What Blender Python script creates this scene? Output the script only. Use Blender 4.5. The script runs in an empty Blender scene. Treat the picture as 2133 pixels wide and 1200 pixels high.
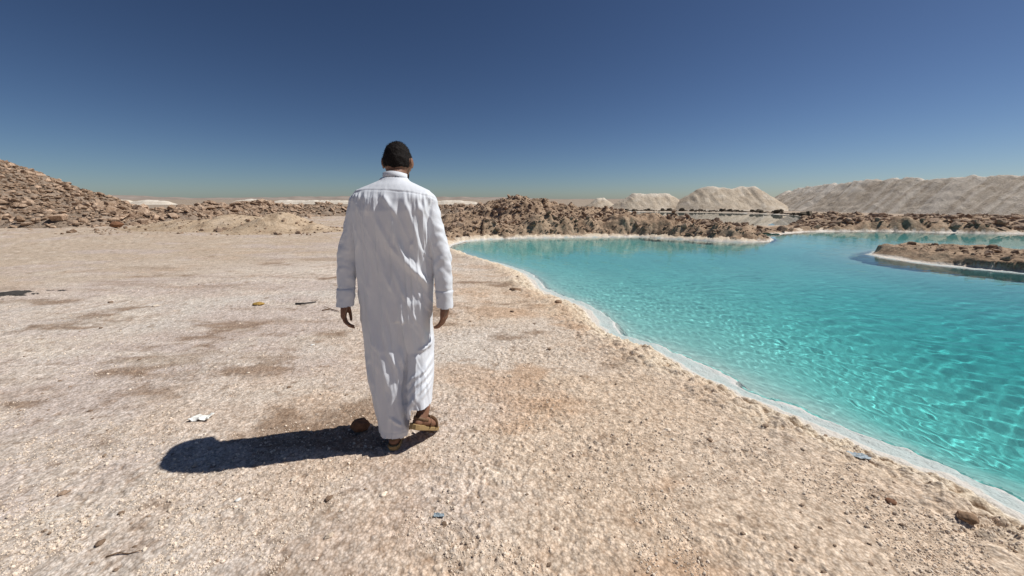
import bpy, bmesh, math, random
import numpy as np
from mathutils import Vector, Matrix

sc = bpy.context.scene
COL = sc.collection
R = math.radians
random.seed(7)

# ------------------------------------------------------------------ camera
F_PX, W_PX, H_PX = 800.0, 2133.0, 1200.0
CAM_H, PITCH = 1.46, R(13.0)
cam = bpy.data.objects.new('camera', bpy.data.cameras.new('camera'))
COL.objects.link(cam)
sc.camera = cam
cam.location = (0, 0, CAM_H)
cam.rotation_euler = (math.pi / 2 - PITCH, 0, 0)
cam.data.sensor_width = 36
cam.data.lens = 36 * F_PX / W_PX
cam.data.clip_start = 0.05
cam.data.clip_end = 20000

# ------------------------------------------------------------------ sky, sun, exposure
SUN_EL, SUN_AZ = R(52.0), R(77.0)          # azimuth clockwise from +Y (the view direction)
world = bpy.data.worlds.new('World')
sc.world = world
world.use_nodes = True
wn = world.node_tree
sky = wn.nodes.new('ShaderNodeTexSky')
sky.sky_type = 'NISHITA'
sky.sun_disc = False
sky.sun_elevation = SUN_EL
sky.sun_rotation = SUN_AZ
sky.altitude = 0
sky.air_density = 0.7
sky.dust_density = 0.3
sky.ozone_density = 3.5
bg = wn.nodes['Background']
bg.inputs['Strength'].default_value = 0.05
gam = wn.nodes.new('ShaderNodeGamma')      # the deep, contrasty blue of a phone picture, over the whole sky alike
gam.inputs['Gamma'].default_value = 1.3
dim = wn.nodes.new('ShaderNodeVectorMath')
dim.operation = 'MULTIPLY'
dim.inputs[1].default_value = (0.645, 0.645, 0.64)
wn.links.new(sky.outputs[0], gam.inputs['Color'])
hsv = wn.nodes.new('ShaderNodeHueSaturation')
hsv.inputs['Saturation'].default_value = 0.98
wn.links.new(gam.outputs[0], hsv.inputs['Color'])
wn.links.new(hsv.outputs[0], dim.inputs[0])
wn.links.new(dim.outputs[0], bg.inputs['Color'])

sun = bpy.data.lights.new('sun', 'SUN')
sun.energy = 4.6
sun.angle = R(0.5)
sun.color = (1.0, 0.965, 0.91)
sun.cycles.is_caustics_light = True
so = bpy.data.objects.new('sun', sun)
COL.objects.link(so)
SUN_DIR = Vector((math.cos(SUN_EL) * math.sin(SUN_AZ), math.cos(SUN_EL) * math.cos(SUN_AZ), math.sin(SUN_EL)))
so.rotation_euler = SUN_DIR.to_track_quat('Z', 'Y').to_euler()

vs = sc.view_settings
vs.view_transform = 'Standard'
vs.look = 'None'
vs.exposure = 0.0
vs.gamma = 1.0
vs.use_curve_mapping = False

# ------------------------------------------------------------------ helpers: pixels to world
SP, CP = math.sin(PITCH), math.cos(PITCH)

def ray(px, py):
    u, v = (px - W_PX / 2) / F_PX, (py - H_PX / 2) / F_PX
    return np.array((u, CP - v * SP, -SP - v * CP))

def P(px, py, z=0.0):
    d = ray(px, py)
    t = (z - CAM_H) / d[2]
    return np.array((d[0] * t, d[1] * t, z))

def Q(px, py, Y):
    d = ray(px, py)
    t = Y / d[1]
    return np.array((d[0] * t, Y, CAM_H + d[2] * t))

# ------------------------------------------------------------------ helpers: noise in numpy
def _h(ix, iy, iz, seed):
    n = (ix.astype(np.int64) * 374761393 + iy.astype(np.int64) * 668265263 + iz.astype(np.int64) * 2147483647 + seed * 1274126177) & 0xFFFFFFFF
    n = ((n ^ (n >> 13)) * 1274126177) & 0xFFFFFFFF
    n = ((n ^ (n >> 16)) * 2246822519) & 0xFFFFFFFF
    n = n ^ (n >> 15)
    return (n & 0xFFFFFF) / float(0xFFFFFF)

def vn2(x, y, seed=0):
    x = np.asarray(x, float); y = np.asarray(y, float)
    ix, iy = np.floor(x), np.floor(y)
    fx, fy = x - ix, y - iy
    fx = fx * fx * fx * (fx * (fx * 6 - 15) + 10); fy = fy * fy * fy * (fy * (fy * 6 - 15) + 10)
    z = np.zeros_like(ix)
    a, b = _h(ix, iy, z, seed), _h(ix + 1, iy, z, seed)
    c, d = _h(ix, iy + 1, z, seed), _h(ix + 1, iy + 1, z, seed)
    return (a + (b - a) * fx) * (1 - fy) + (c + (d - c) * fx) * fy * 1.0 * 1.0 if False else (a * (1 - fx) + b * fx) * (1 - fy) + (c * (1 - fx) + d * fx) * fy

def fbm(x, y, oct=4, seed=0, gain=0.5):
    s, a, t = 0.0, 1.0, 0.0
    for i in range(oct):
        c, n = math.cos(0.7 * i), math.sin(0.7 * i)
        s = s + a * (vn2((x * c - y * n) * 2 ** i + 17.3 * i, (x * n + y * c) * 2 ** i - 9.1 * i, seed + i) * 2 - 1)
        t += a
        a *= gain
    return s / t

def vn3(x, y, z, seed=0):
    ix, iy, iz = np.floor(x), np.floor(y), np.floor(z)
    fx, fy, fz = x - ix, y - iy, z - iz
    fx, fy, fz = [f * f * (3 - 2 * f) for f in (fx, fy, fz)]
    r = 0
    for dx in (0, 1):
        for dy in (0, 1):
            for dz in (0, 1):
                w = (fx if dx else 1 - fx) * (fy if dy else 1 - fy) * (fz if dz else 1 - fz)
                r = r + w * _h(ix + dx, iy + dy, iz + dz, seed)
    return r * 2 - 1

def worley(x, y, seed=0):
    ix, iy = np.floor(x), np.floor(y)
    f1 = np.full(x.shape, 9.0); f2 = np.full(x.shape, 9.0); cid = np.zeros(x.shape)
    z = np.zeros_like(ix)
    for dx in (-1, 0, 1):
        for dy in (-1, 0, 1):
            cx, cy = ix + dx, iy + dy
            px, py = cx + _h(cx, cy, z, seed), cy + _h(cx, cy, z, seed + 5)
            d = np.hypot(x - px, y - py)
            n = d < f1
            f2 = np.where(n, f1, np.minimum(f2, d))
            cid = np.where(n, _h(cx, cy, z, seed + 9), cid)
            f1 = np.where(n, d, f1)
    return f1, f2, cid

def sst(a, b, x):
    t = np.clip((x - a) / (b - a), 0, 1)
    return t * t * (3 - 2 * t)

def poly_sd(x, y, poly):
    """Signed distance to a polygon, negative inside."""
    shp = x.shape
    x, y = x.ravel(), y.ravel()
    best = np.full(x.shape, 1e9); inside = np.zeros(x.shape, bool)
    n = len(poly)
    for i in range(n):
        ax, ay = poly[i]; bx, by = poly[(i + 1) % n]
        ex, ey = bx - ax, by - ay
        t = np.clip(((x - ax) * ex + (y - ay) * ey) / (ex * ex + ey * ey + 1e-12), 0, 1)
        best = np.minimum(best, (x - ax - t * ex) ** 2 + (y - ay - t * ey) ** 2)
        if ay != by:
            c = ((ay > y) != (by > y)) & (x < ex * (y - ay) / (by - ay) + ax)
            inside ^= c
    return (np.sqrt(best) * np.where(inside, -1, 1)).reshape(shp)

def line_d(x, y, pts):
    best = np.full(np.shape(x), 1e9)
    for (ax, ay), (bx, by) in zip(pts[:-1], pts[1:]):
        ex, ey = bx - ax, by - ay
        t = np.clip(((x - ax) * ex + (y - ay) * ey) / (ex * ex + ey * ey + 1e-12), 0, 1)
        best = np.minimum(best, np.hypot(x - ax - t * ex, y - ay - t * ey))
    return best

# ------------------------------------------------------------------ helpers: objects
def mesh_np(name, v, f, mat=None, smooth=True):
    m = bpy.data.meshes.new(name)
    v = np.asarray(v, np.float32); f = np.asarray(f, np.int32)
    m.vertices.add(len(v)); m.vertices.foreach_set('co', v.ravel())
    k = f.shape[1]
    m.loops.add(f.size); m.loops.foreach_set('vertex_index', f.ravel())
    m.polygons.add(len(f))
    m.polygons.foreach_set('loop_start', np.arange(0, f.size, k, dtype=np.int32))
    m.update(calc_edges=True)
    m.polygons.foreach_set('use_smooth', np.full(len(f), smooth))
    if mat: m.materials.append(mat)
    m.validate()
    return m

def color_attr(m, name, c):
    a = m.attributes.new(name, 'FLOAT_COLOR', 'POINT')
    c = np.concatenate([c, np.ones((len(c), 1))], 1).astype(np.float32)
    a.data.foreach_set('color', c.ravel())

def link(name, data, parent=None, **props):
    o = bpy.data.objects.new(name, data)
    COL.objects.link(o)
    if parent: o.parent = parent
    for k, v in props.items(): o[k] = v
    return o

def thing(name, label, cat, loc=(0, 0, 0), group=None):
    o = link(name, None)
    o.location = loc
    o.empty_display_size = 0.2
    o['label'] = label; o['category'] = cat
    if group: o['group'] = group
    return o

def tag(o, label, cat, group=None):
    o['label'] = label; o['category'] = cat
    if group: o['group'] = group
    return o

class NT:
    def __init__(s, name, rough=0.9, spec=0.2):
        s.m = bpy.data.materials.new(name)
        s.m.use_nodes = True
        s.t = s.m.node_tree
        s.b = s.t.nodes['Principled BSDF']
        s.b.inputs['Roughness'].default_value = rough
        s.b.inputs['Specular IOR Level'].default_value = spec
    def n(s, typ, **kw):
        x = s.t.nodes.new(typ)
        for k, v in kw.items():
            if k in x.inputs: x.inputs[k].default_value = v
            else: setattr(x, k, v)
        return x
    def l(s, a, b): s.t.links.new(a, b)
    def noise(s, scale, detail=4, rough=0.6, vec=None):
        x = s.n('ShaderNodeTexNoise')
        x.inputs['Scale'].default_value = scale; x.inputs['Detail'].default_value = detail; x.inputs['Roughness'].default_value = rough
        if vec is None:
            tc = s.n('ShaderNodeTexCoord'); vec = tc.outputs['Object']
        s.l(vec, x.inputs['Vector'])
        return x
    def ramp(s, fac, stops):
        r = s.n('ShaderNodeValToRGB')
        el = r.color_ramp.elements
        while len(el) < len(stops): el.new(0.5)
        for e, (p, c) in zip(el, stops):
            e.position = p; e.color = (*c, 1)
        s.l(fac, r.inputs['Fac'])
        return r
    def mix(s, a, b, fac, mode='MIX'):
        x = s.n('ShaderNodeMix', data_type='RGBA', blend_type=mode)
        for sock, val in ((x.inputs[0], fac), (x.inputs[6], a), (x.inputs[7], b)):
            if hasattr(val, 'is_output'): s.l(val, sock)
            elif isinstance(val, (int, float)): sock.default_value = val
            else: sock.default_value = (*val, 1)
        return x.outputs[2]
    def bump(s, h, strength, dist, normal=None):
        x = s.n('ShaderNodeBump')
        x.inputs['Strength'].default_value = strength; x.inputs['Distance'].default_value = dist
        s.l(h, x.inputs['Height'])
        if normal is not None: s.l(normal, x.inputs['Normal'])
        return x.outputs['Normal']

# ------------------------------------------------------------------ materials
def mat_ground():
    t = NT('salt crust ground', 0.85, 0.25)
    a = t.n('ShaderNodeAttribute', attribute_name='tint')
    tc = t.n('ShaderNodeTexCoord')
    n1 = t.noise(60, 5, 0.65); n2 = t.noise(240, 3, 0.6); n3 = t.noise(9, 5, 0.65)
    def vor(scale):
        w = t.noise(scale * 0.9, 2, 0.5)
        vm = t.n('ShaderNodeVectorMath', operation='MULTIPLY_ADD')
        vm.inputs[1].default_value = (0.5 / scale,) * 3
        t.l(w.outputs['Color'], vm.inputs[0]); t.l(tc.outputs['Object'], vm.inputs[2])
        v = t.n('ShaderNodeTexVoronoi', feature='F1'); v.inputs['Scale'].default_value = scale
        t.l(vm.outputs[0], v.inputs['Vector'])
        return v
    v1, v2 = vor(75), vor(34)
    # grains: darker in the gaps between them, some of them clear salt, some brown
    g1 = t.ramp(v1.outputs['Distance'], [(0.10, (1.12, 1.12, 1.12)), (0.45, (0.98, 0.97, 0.96)), (0.74, (0.60, 0.54, 0.48))])
    g2 = t.ramp(v2.outputs['Distance'], [(0.15, (1.05, 1.05, 1.05)), (0.8, (0.74, 0.69, 0.64))])
    sepc = t.n('ShaderNodeSeparateColor'); t.l(v1.outputs['Color'], sepc.inputs[0])
    gc = t.ramp(sepc.outputs[0], [(0.0, (0.72, 0.66, 0.60)), (0.14, (0.94, 0.92, 0.90)), (0.8, (1.04, 1.04, 1.04)), (1.0, (1.18, 1.19, 1.2))])
    gr = t.n('ShaderNodeAttribute', attribute_name='grain')     # loose grain on land, little of it on the drowned ledge
    def part(f):
        m = t.n('ShaderNodeMath', operation='MULTIPLY'); m.inputs[1].default_value = f
        t.l(gr.outputs['Fac'], m.inputs[0]); return m.outputs[0]
    c = t.mix(a.outputs['Color'], g1.outputs['Color'], part(0.62), 'MULTIPLY')
    c = t.mix(c, g2.outputs['Color'], part(0.5), 'MULTIPLY')
    c = t.mix(c, gc.outputs['Color'], part(0.6), 'MULTIPLY')
    r1 = t.ramp(n1.outputs['Fac'], [(0.30, (0.66, 0.62, 0.58)), (0.5, (1.0, 1.0, 1.0)), (0.72, (1.15, 1.15, 1.17))])
    c = t.mix(c, r1.outputs['Color'], part(0.65), 'MULTIPLY')
    r3 = t.ramp(n3.outputs['Fac'], [(0.3, (0.82, 0.79, 0.76)), (0.6, (1.08, 1.08, 1.08))])
    c = t.mix(c, r3.outputs['Color'], part(0.8), 'MULTIPLY')
    t.l(c, t.b.inputs['Base Color'])
    def inv(v):
        x = t.n('ShaderNodeMath', operation='SUBTRACT'); x.inputs[0].default_value = 1.0; t.l(v.outputs['Distance'], x.inputs[1]); return x.outputs[0]
    b = t.bump(inv(v2), 0.38, 0.010)
    b = t.bump(inv(v1), 0.55, 0.006, b)
    b = t.bump(n2.outputs['Fac'], 0.5, 0.004, b)
    t.l(b, t.b.inputs['Normal'])
    return t.m

def mat_earth(name, dark, mid, light, scale=3.0, bump=0.06, salt=True):
    """Brown lumpy bank earth, with the salt crust that the brine leaves at the water line."""
    t = NT(name, 0.92, 0.15)
    n = t.noise(scale, 8, 0.68); n2 = t.noise(scale * 7, 5, 0.65)
    r = t.ramp(n.outputs['Fac'], [(0.32, dark), (0.5, mid), (0.68, light)])
    r2 = t.ramp(n2.outputs['Fac'], [(0.3, (0.65, 0.63, 0.6)), (0.65, (1.12, 1.12, 1.12))])
    c = t.mix(r.outputs['Color'], r2.outputs['Color'], 0.8, 'MULTIPLY')
    if salt:
        a = t.n('ShaderNodeAttribute', attribute_name='salt')
        c = t.mix(c, (0.80, 0.74, 0.66), a.outputs['Fac'])
    t.l(c, t.b.inputs['Base Color'])
    b = t.bump(n2.outputs['Fac'], 0.8, bump)
    t.l(b, t.b.inputs['Normal'])
    return t.m

def mat_stone(name, dark, mid, light, scale=6.0):
    t = NT(name, 0.9, 0.2)
    oi = t.n('ShaderNodeObjectInfo')
    tc = t.n('ShaderNodeTexCoord')
    mp = t.n('ShaderNodeVectorMath', operation='ADD')
    t.l(tc.outputs['Object'], mp.inputs[0]); t.l(oi.outputs['Location'], mp.inputs[1])
    n = t.noise(scale, 6, 0.65, mp.outputs[0])
    r = t.ramp(n.outputs['Fac'], [(0.3, dark), (0.5, mid), (0.7, light)])
    r2 = t.ramp(oi.outputs['Random'], [(0.0, (0.72, 0.68, 0.64)), (0.5, (1.0, 1.0, 1.0)), (1.0, (1.25, 1.22, 1.2))])
    c = t.mix(r.outputs['Color'], r2.outputs['Color'], 1.0, 'MULTIPLY')
    t.l(c, t.b.inputs['Base Color'])
    if scale > 5: t.l(t.bump(n.outputs['Fac'], 0.5, 0.04), t.b.inputs['Normal'])
    return t.m

def mat_plain(name, col, rough=0.8, spec=0.3, nscale=30, var=0.25, bump=0.3, bdist=0.004):
    t = NT(name, rough, spec)
    n = t.noise(nscale, 5, 0.6)
    lo = tuple(c * (1 - var) for c in col); hi = tuple(min(1, c * (1 + var)) for c in col)
    r = t.ramp(n.outputs['Fac'], [(0.3, lo), (0.7, hi)])
    t.l(r.outputs['Color'], t.b.inputs['Base Color'])
    t.l(t.bump(n.outputs['Fac'], bump, bdist), t.b.inputs['Normal'])
    return t.m

def mat_salt_mound():
    t = NT('heaped salt', 0.9, 0.15)
    tc = t.n('ShaderNodeTexCoord')
    n = t.noise(0.9, 8, 0.65); n2 = t.noise(6, 6, 0.65)
    r = t.ramp(n.outputs['Fac'], [(0.3, (0.44, 0.35, 0.26)), (0.52, (0.58, 0.49, 0.38)), (0.7, (0.68, 0.60, 0.50))])
    r2 = t.ramp(n2.outputs['Fac'], [(0.3, (0.72, 0.70, 0.68)), (0.6, (1.06, 1.06, 1.06))])
    c = t.mix(r.outputs['Color'], r2.outputs['Color'], 0.8, 'MULTIPLY')
    a = t.n('ShaderNodeAttribute', attribute_name='salt')
    c = t.mix(c, (0.78, 0.71, 0.61), a.outputs['Fac'])
    t.l(c, t.b.inputs['Base Color'])
    t.l(t.bump(n2.outputs['Fac'], 0.9, 0.15), t.b.inputs['Normal'])
    return t.m

def mat_water(name, rough=0.0):
    t = NT(name, rough, 0.5)
    a = t.n('ShaderNodeAttribute', attribute_name='tint')
    t.l(a.outputs['Color'], t.b.inputs['Base Color'])
    t.b.inputs['Transmission Weight'].default_value = 1.0
    t.b.inputs['IOR'].default_value = 1.22
    return t.m

M_GROUND = mat_ground()
M_BANK = mat_earth('brown bank earth', (0.22, 0.145, 0.095), (0.42, 0.30, 0.205), (0.55, 0.42, 0.30), 1.6, 0.07)
M_RUBBLE_EARTH = mat_earth('rubble earth', (0.15, 0.11, 0.08), (0.30, 0.23, 0.175), (0.42, 0.335, 0.265), 1.5, 0.12)
M_DIRT = mat_earth('pale dirt', (0.38, 0.27, 0.18), (0.52, 0.40, 0.28), (0.60, 0.48, 0.36), 1.2, 0.08)
M_SALT = mat_salt_mound()
M_STONE = mat_stone('rubble stone', (0.18, 0.118, 0.08), (0.40, 0.285, 0.20), (0.60, 0.48, 0.37))
M_CLOD = mat_stone('brown clod', (0.17, 0.115, 0.08), (0.345, 0.245, 0.175), (0.50, 0.385, 0.285))
M_PEBBLE = mat_stone('salt pebble', (0.58, 0.47, 0.36), (0.72, 0.61, 0.49), (0.84, 0.77, 0.67), 3)
M_WATER = mat_water('turquoise brine')
M_CALM = mat_plain('still murky brine', (0.22, 0.25, 0.225), 0.02, 0.5, 0.3, 0.12, 0.0, 0.001)

# ------------------------------------------------------------------ outline of the pools
WZ = -0.12
def world_poly(pix, z=WZ): return [tuple(P(x, y, z)[:2]) for x, y in pix]

NEAR_SHORE = world_poly([(933, 519), (950, 523), (985, 536), (1012, 545), (1040, 553), (1085, 570), (1108, 588), (1118, 604), (1142, 617), (1190, 633),
    (1222, 650), (1236, 678), (1275, 705), (1340, 727), (1400, 758), (1480, 797), (1560, 833), (1640, 870), (1720, 905), (1800, 937), (1880, 964),
    (1960, 997), (2040, 1036), (2100, 1069), (2133, 1088), (2240, 1150)])
FAR_SHORE = world_poly([(2300, 489), (2133, 487), (2060, 486), (2000, 485), (1900, 483), (1800, 481), (1700, 482), (1650, 484), (1580, 487.5), (1590, 490),
    (1604, 497), (1602, 502), (1580, 504.5), (1540, 505), (1480, 502), (1400, 497.5), (1330, 493.5), (1220, 494.5), (1130, 495.5), (1060, 497), (1000, 499.5), (960, 504), (938, 511)])
MAIN_POOL = NEAR_SHORE + [(4.5, 1.2), (14, -3.0), (30, -2.0), (36, 12)] + FAR_SHORE
CALM_POOL = world_poly([(1285, 441.5), (1400, 442), (1520, 443.5), (1600, 446), (1655, 449), (1690, 455), (1660, 464), (1640, 470), (1560, 471.5), (1480, 471), (1400, 468), (1330, 462), (1270, 452)])
SPIT = world_poly([(1806, 531), (1840, 538), (1900, 547), (1960, 554), (2050, 563), (2133, 571), (2300, 585), (2330, 545), (2133, 532), (2000, 523), (1900, 519), (1850, 519), (1822, 524)])

def pools(x, y):
    """Signed distance to the main pool (negative in water), to the calm pool and to the spit, with ragged edges."""
    shp = x.shape
    xr, yr = x.ravel(), y.ravel()
    near = (np.hypot(xr, yr) < 95) & (yr > -8)
    a = np.full(xr.shape, 50.0); b = a.copy(); s = a.copy()
    xs, ys = xr[near], yr[near]
    rag = 0.065 * fbm(xs / 0.25, ys / 0.25, 5, 31, 0.6) + 0.07 * fbm(xs / 1.3, ys / 1.3, 3, 41)
    a[near] = poly_sd(xs, ys, MAIN_POOL) + rag
    b[near] = poly_sd(xs, ys, CALM_POOL) + 3 * rag
    s[near] = poly_sd(xs, ys, SPIT) + 1.5 * rag
    return a.reshape(shp), b.reshape(shp), s.reshape(shp)

def far_thin(x, y): return 1 - 0.72 * sst(7.0, 12.0, np.hypot(x, y))

def rim_width(x, y): return (0.02 + 0.13 * vn2(x / 0.16, y / 0.16, 26) * vn2(x / 0.7, y / 0.7, 27)) * far_thin(x, y)

def ledge_width(x, y):
    w = 0.12 + 0.14 * np.clip(vn2(x / 0.9, y / 0.9, 21), 0, 1) + 0.05 * fbm(x / 0.25, y / 0.25, 3, 22)
    c = P(1250, 672, WZ)
    return far_thin(x, y) * w * (1 + 1.6 * np.exp(-((x - c[0]) ** 2 + (y - c[1]) ** 2) / 0.06))

def ground_z(x, y, fine=True, want=False):
    r = np.hypot(x, y)
    a, b, s = pools(x, y)
    z = 0.045 * fbm(x / 4.0, y / 4.0, 3, 1) + 0.018 * fbm(x / 0.9, y / 0.9, 3, 2)
    z = z * np.clip(r / 3.0, 0.45, 1)
    z = z + 0.25 * sst(60, 200, r) * fbm(x / 60, y / 60, 3, 3)
    if fine:
        near = np.clip(1.35 - r / 16.0, 0.0, 1)
        w1 = worley(x / 0.026, y / 0.026, 11)[0]
        w2 = worley(x / 0.06 + 0.25 * fbm(x / 0.05, y / 0.05, 2, 19), y / 0.06, 12)[0]
        rough = 0.35 + 0.95 * sst(-0.2, 0.4, fbm(x / 0.8, y / 0.6, 4, 13, 0.6))
        rough = rough * (0.6 + 0.4 * sst(-1.6, 0.8, x + 0.1 * y))
        z = z + near * rough * (0.009 * (0.5 - w1) + 0.013 * (0.5 - w2) + 0.006 * fbm(x / 0.02, y / 0.02, 2, 14))
        # cauliflower crust along the shore
        band = sst(0.0, 0.05, a) * (1 - sst(0.25, 0.8, a + 0.25 * fbm(x / 0.5, y / 0.5, 3, 15)))
        c1 = worley(x / 0.065, y / 0.065, 16)[0]; c2 = worley(x / 0.13 + 0.2 * fbm(x / .1, y / .1, 2, 18), y / 0.11, 17)[0]
        z = z + band * (0.050 * np.sqrt(np.clip(0.75 - c1, 0, 1)) + 0.055 * (0.6 - c2))
    # banks of the pools
    z = z * sst(0.0, 0.09, a) * sst(0.0, 1.0, b)
    lip = 0.108 * (1 - sst(0.0, 0.50, a)) + 0.10 * (1 - sst(0.0, 1.5, b))
    z = np.where((a > 0) & (b > 0), z - lip, z)
    wsh = ledge_width(x, y)
    d = -a
    dd = np.minimum(d, s + 0.03)
    deep = 1.15 + 1.7 * sst(2.4, 6.5, x) * (1 - sst(3, 9, y)) + 0.25 * fbm(x / 3.5, y / 3.5, 3, 23)
    # a dry white rim, then a ledge of salt under a film of brine, then the deep
    bed = WZ + 0.018 + 0.006 * fbm(x / 0.04, y / 0.04, 3, 25) - 0.008 * sst(0, 0.03, d - rim_width(x, y))
    bed = bed - deep * sst(-0.02, 0.45, dd - wsh) * (0.55 + 0.45 * sst(0, 2.5, dd - wsh)) + 0.012 * fbm(x / 0.15, y / 0.15, 3, 24) * sst(0.1, 0.3, dd)
    z = np.where(a <= 0, bed, z)
    bed2 = WZ - 0.02 - 0.9 * sst(0.1, 1.5, -b)
    z = np.where(b <= 0, bed2, z)
    return (z, a, b, s) if want else z

def gz(x, y): return float(ground_z(np.array([x], float), np.array([y], float))[0])

def polar(az, r):
    A, Rr = np.meshgrid(az, r)
    n, m = len(r), len(az)
    i = np.arange(n * m).reshape(n, m)
    q = np.stack([i[:-1, :-1], i[:-1, 1:], i[1:, 1:], i[1:, :-1]], -1).reshape(-1, 4)
    return (Rr * np.sin(A)).ravel(), (Rr * np.cos(A)).ravel(), q

# ------------------------------------------------------------------ ground
def build_ground():
    az = R(1) * np.concatenate([np.arange(-180, -60, 3.0), np.arange(-60, -57, 0.5), np.arange(-57, 57, 0.172), np.arange(57, 60, 0.5), np.arange(60, 180.1, 3.0)])
    r = [0.02, 0.2, 0.4, 0.6, 0.75]
    while r[-1] < 20: r.append(r[-1] + (0.0070 if r[-1] < 3.2 else 0.0070 * (r[-1] / 3.2) ** 2.0))
    r = np.concatenate([r, np.geomspace(r[-1] * 1.015, 90, 70), np.geomspace(95, 6000, 26)])
    x, y, q = polar(az, r)
    z, a, b, s = ground_z(x, y, True, True)
    rr = np.hypot(x, y)
    # colour of the crust: tan by the shore, pale greyish salt to the side, brown stains, white rims
    tan = np.array((0.705, 0.58, 0.455)); pale = np.array((0.69, 0.62, 0.55)); grey = np.array((0.69, 0.65, 0.60))
    white = np.array((0.80, 0.74, 0.65)); brown = np.array((0.29, 0.20, 0.135)); dirt = np.array((0.565, 0.47, 0.37))
    def mixc(c, d, w): return c * (1 - w[:, None]) + d * w[:, None]
    side = sst(-1.6, 1.0, x + 0.10 * y + 0.9 * fbm(x / 1.6, y / 1.6, 4, 51))
    c = mixc(np.repeat(pale[None], len(x), 0), tan, side)
    g = sst(0.0, 0.5, fbm(x / 2.3, y / 1.2, 4, 52)) * (1 - 0.6 * side)
    c = mixc(c, grey, g)
    c = mixc(c, dirt, sst(8.5, 12.5, rr + 2.0 * fbm(x / 3, y / 1.5, 3, 53)) * 0.9)
    for k, off in enumerate((0.0, 1.45)):
        tr = [P(-260, 740)[:2], P(0, 690)[:2], P(300, 640)[:2], P(480, 592)[:2], P(700, 556)[:2], P(930, 545)[:2]]
        dt = line_d(x + 0.12 * fbm(x / 1.5, y / 1.5, 2, 64), y, [(q_[0] + 0.2 * off, q_[1] + off) for q_ in tr])
        wv = sst(-0.3, 0.25, fbm(x / 0.9, y / 0.9, 3, 65))
        c = mixc(c, np.array((0.80, 0.755, 0.70)), (1 - sst(0.05, 0.13, dt)) * 0.45 * wv)
        c = mixc(c, brown * 1.4, np.exp(-((dt - 0.15) / 0.035) ** 2) * 0.40 * wv)
    og = sst(0.05, 0.45, fbm(x / 0.8, y / 0.6, 5, 60, 0.6)) * (0.25 + 0.75 * side)
    c = mixc(c, np.array((0.58, 0.40, 0.265)), og * 0.75)
    c = mixc(c, np.array((0.60, 0.525, 0.49)), sst(0.0, 0.45, fbm(x / 1.7, y / 1.1, 5, 63, 0.6)) * (1 - side) * 0.7)
    st = sst(0.22, 0.52, fbm(x / 1.1, y / 0.55, 5, 54, 0.6)) * (1 - sst(9, 14, rr))
    c = mixc(c, brown, st * 0.8)
    sk = fbm(x / 3.5 + 0.15 * y, y / 0.45, 5, 59, 0.6) * (1 - side) * sst(2.5, 5, rr) * (1 - sst(10, 15, rr))
    c = mixc(c, brown * 1.25, sst(0.08, 0.5, sk) * 0.5)
    c = mixc(c, white, sst(0.08, 0.5, -sk) * 0.45)
    pt = sst(0.2, 0.5, fbm(x / 0.45, y / 0.3, 4, 55, 0.6))
    c = mixc(c, white, pt * 0.4 * (1 - side * 0.5))
    dk = sst(0.34, 0.6, fbm(x / 0.12, y / 0.10, 4, 56, 0.6))
    c = mixc(c, brown, dk * 0.55)
    # grain cells take slightly different colours
    w1, _, cid = worley(x / 0.026, y / 0.026, 11)
    cid2 = worley(x / 0.012, y / 0.012, 61)[2]
    c = mixc(c, brown * 1.35, sst(0.5, 0.85, w1) * 0.45 * (rr < 9))
    c = c * (0.82 + 0.36 * cid * (rr < 9) + 0.18 * (rr >= 9))[:, None] * (0.88 + 0.24 * cid2)[:, None]
    rim = (1 - sst(0.03, 0.62, a + 0.3 * fbm(x / 0.4, y / 0.4, 4, 57))) * (a > 0)
    c = mixc(c, np.array((0.84, 0.75, 0.60)), rim * 0.9)
    gap = sst(0.42, 0.75, worley(x / 0.065, y / 0.065, 16)[0]) * rim * (rr < 12)
    c = mixc(c, np.array((0.40, 0.28, 0.18)), gap * 0.75)
    rim2 = (1 - sst(0.02, 0.11, a)) * (a > 0)
    c = mixc(c, white, rim2)
    rimb = (1 - sst(0.2, 1.6, b + 0.5 * fbm(x / 1.4, y / 1.4, 3, 58))) * (b > 0)
    c = mixc(c, white, rimb * 0.8)
    c = mixc(c, np.array((0.40, 0.335, 0.265)), sst(32, 70, rr) * (y > 0))
    c = mixc(c, np.array((0.63, 0.615, 0.59)), ((a <= 0) | (b <= 0)) * 1.0)
    dd = np.minimum(-a, s + 0.03)
    c = mixc(c, np.array((0.68, 0.64, 0.58)), (a <= 0) * (-a < rim_width(x, y) + 0.02))
    film = sst(0, 0.025, -a - rim_width(x, y)) * (1 - sst(-0.03, 0.01, dd - ledge_width(x, y))) * (a <= 0)
    c = mixc(c, np.array((0.475, 0.57, 0.555)), film * (0.8 + 0.4 * (vn2(x / 0.12, y / 0.12, 28) - 0.5)))
    m = mesh_np('ground', np.stack([x, y, z], 1), q, M_GROUND)
    color_attr(m, 'tint', np.clip(c, 0.02, 0.9))
    color_attr(m, 'grain', np.repeat((0.15 + 0.85 * sst(-0.01, 0.05, np.minimum(a, b)))[:, None], 3, 1))
    o = link('ground', m, kind='structure')
    o.cycles.is_caustics_receiver = True
    return o

ground = build_ground()

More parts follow.
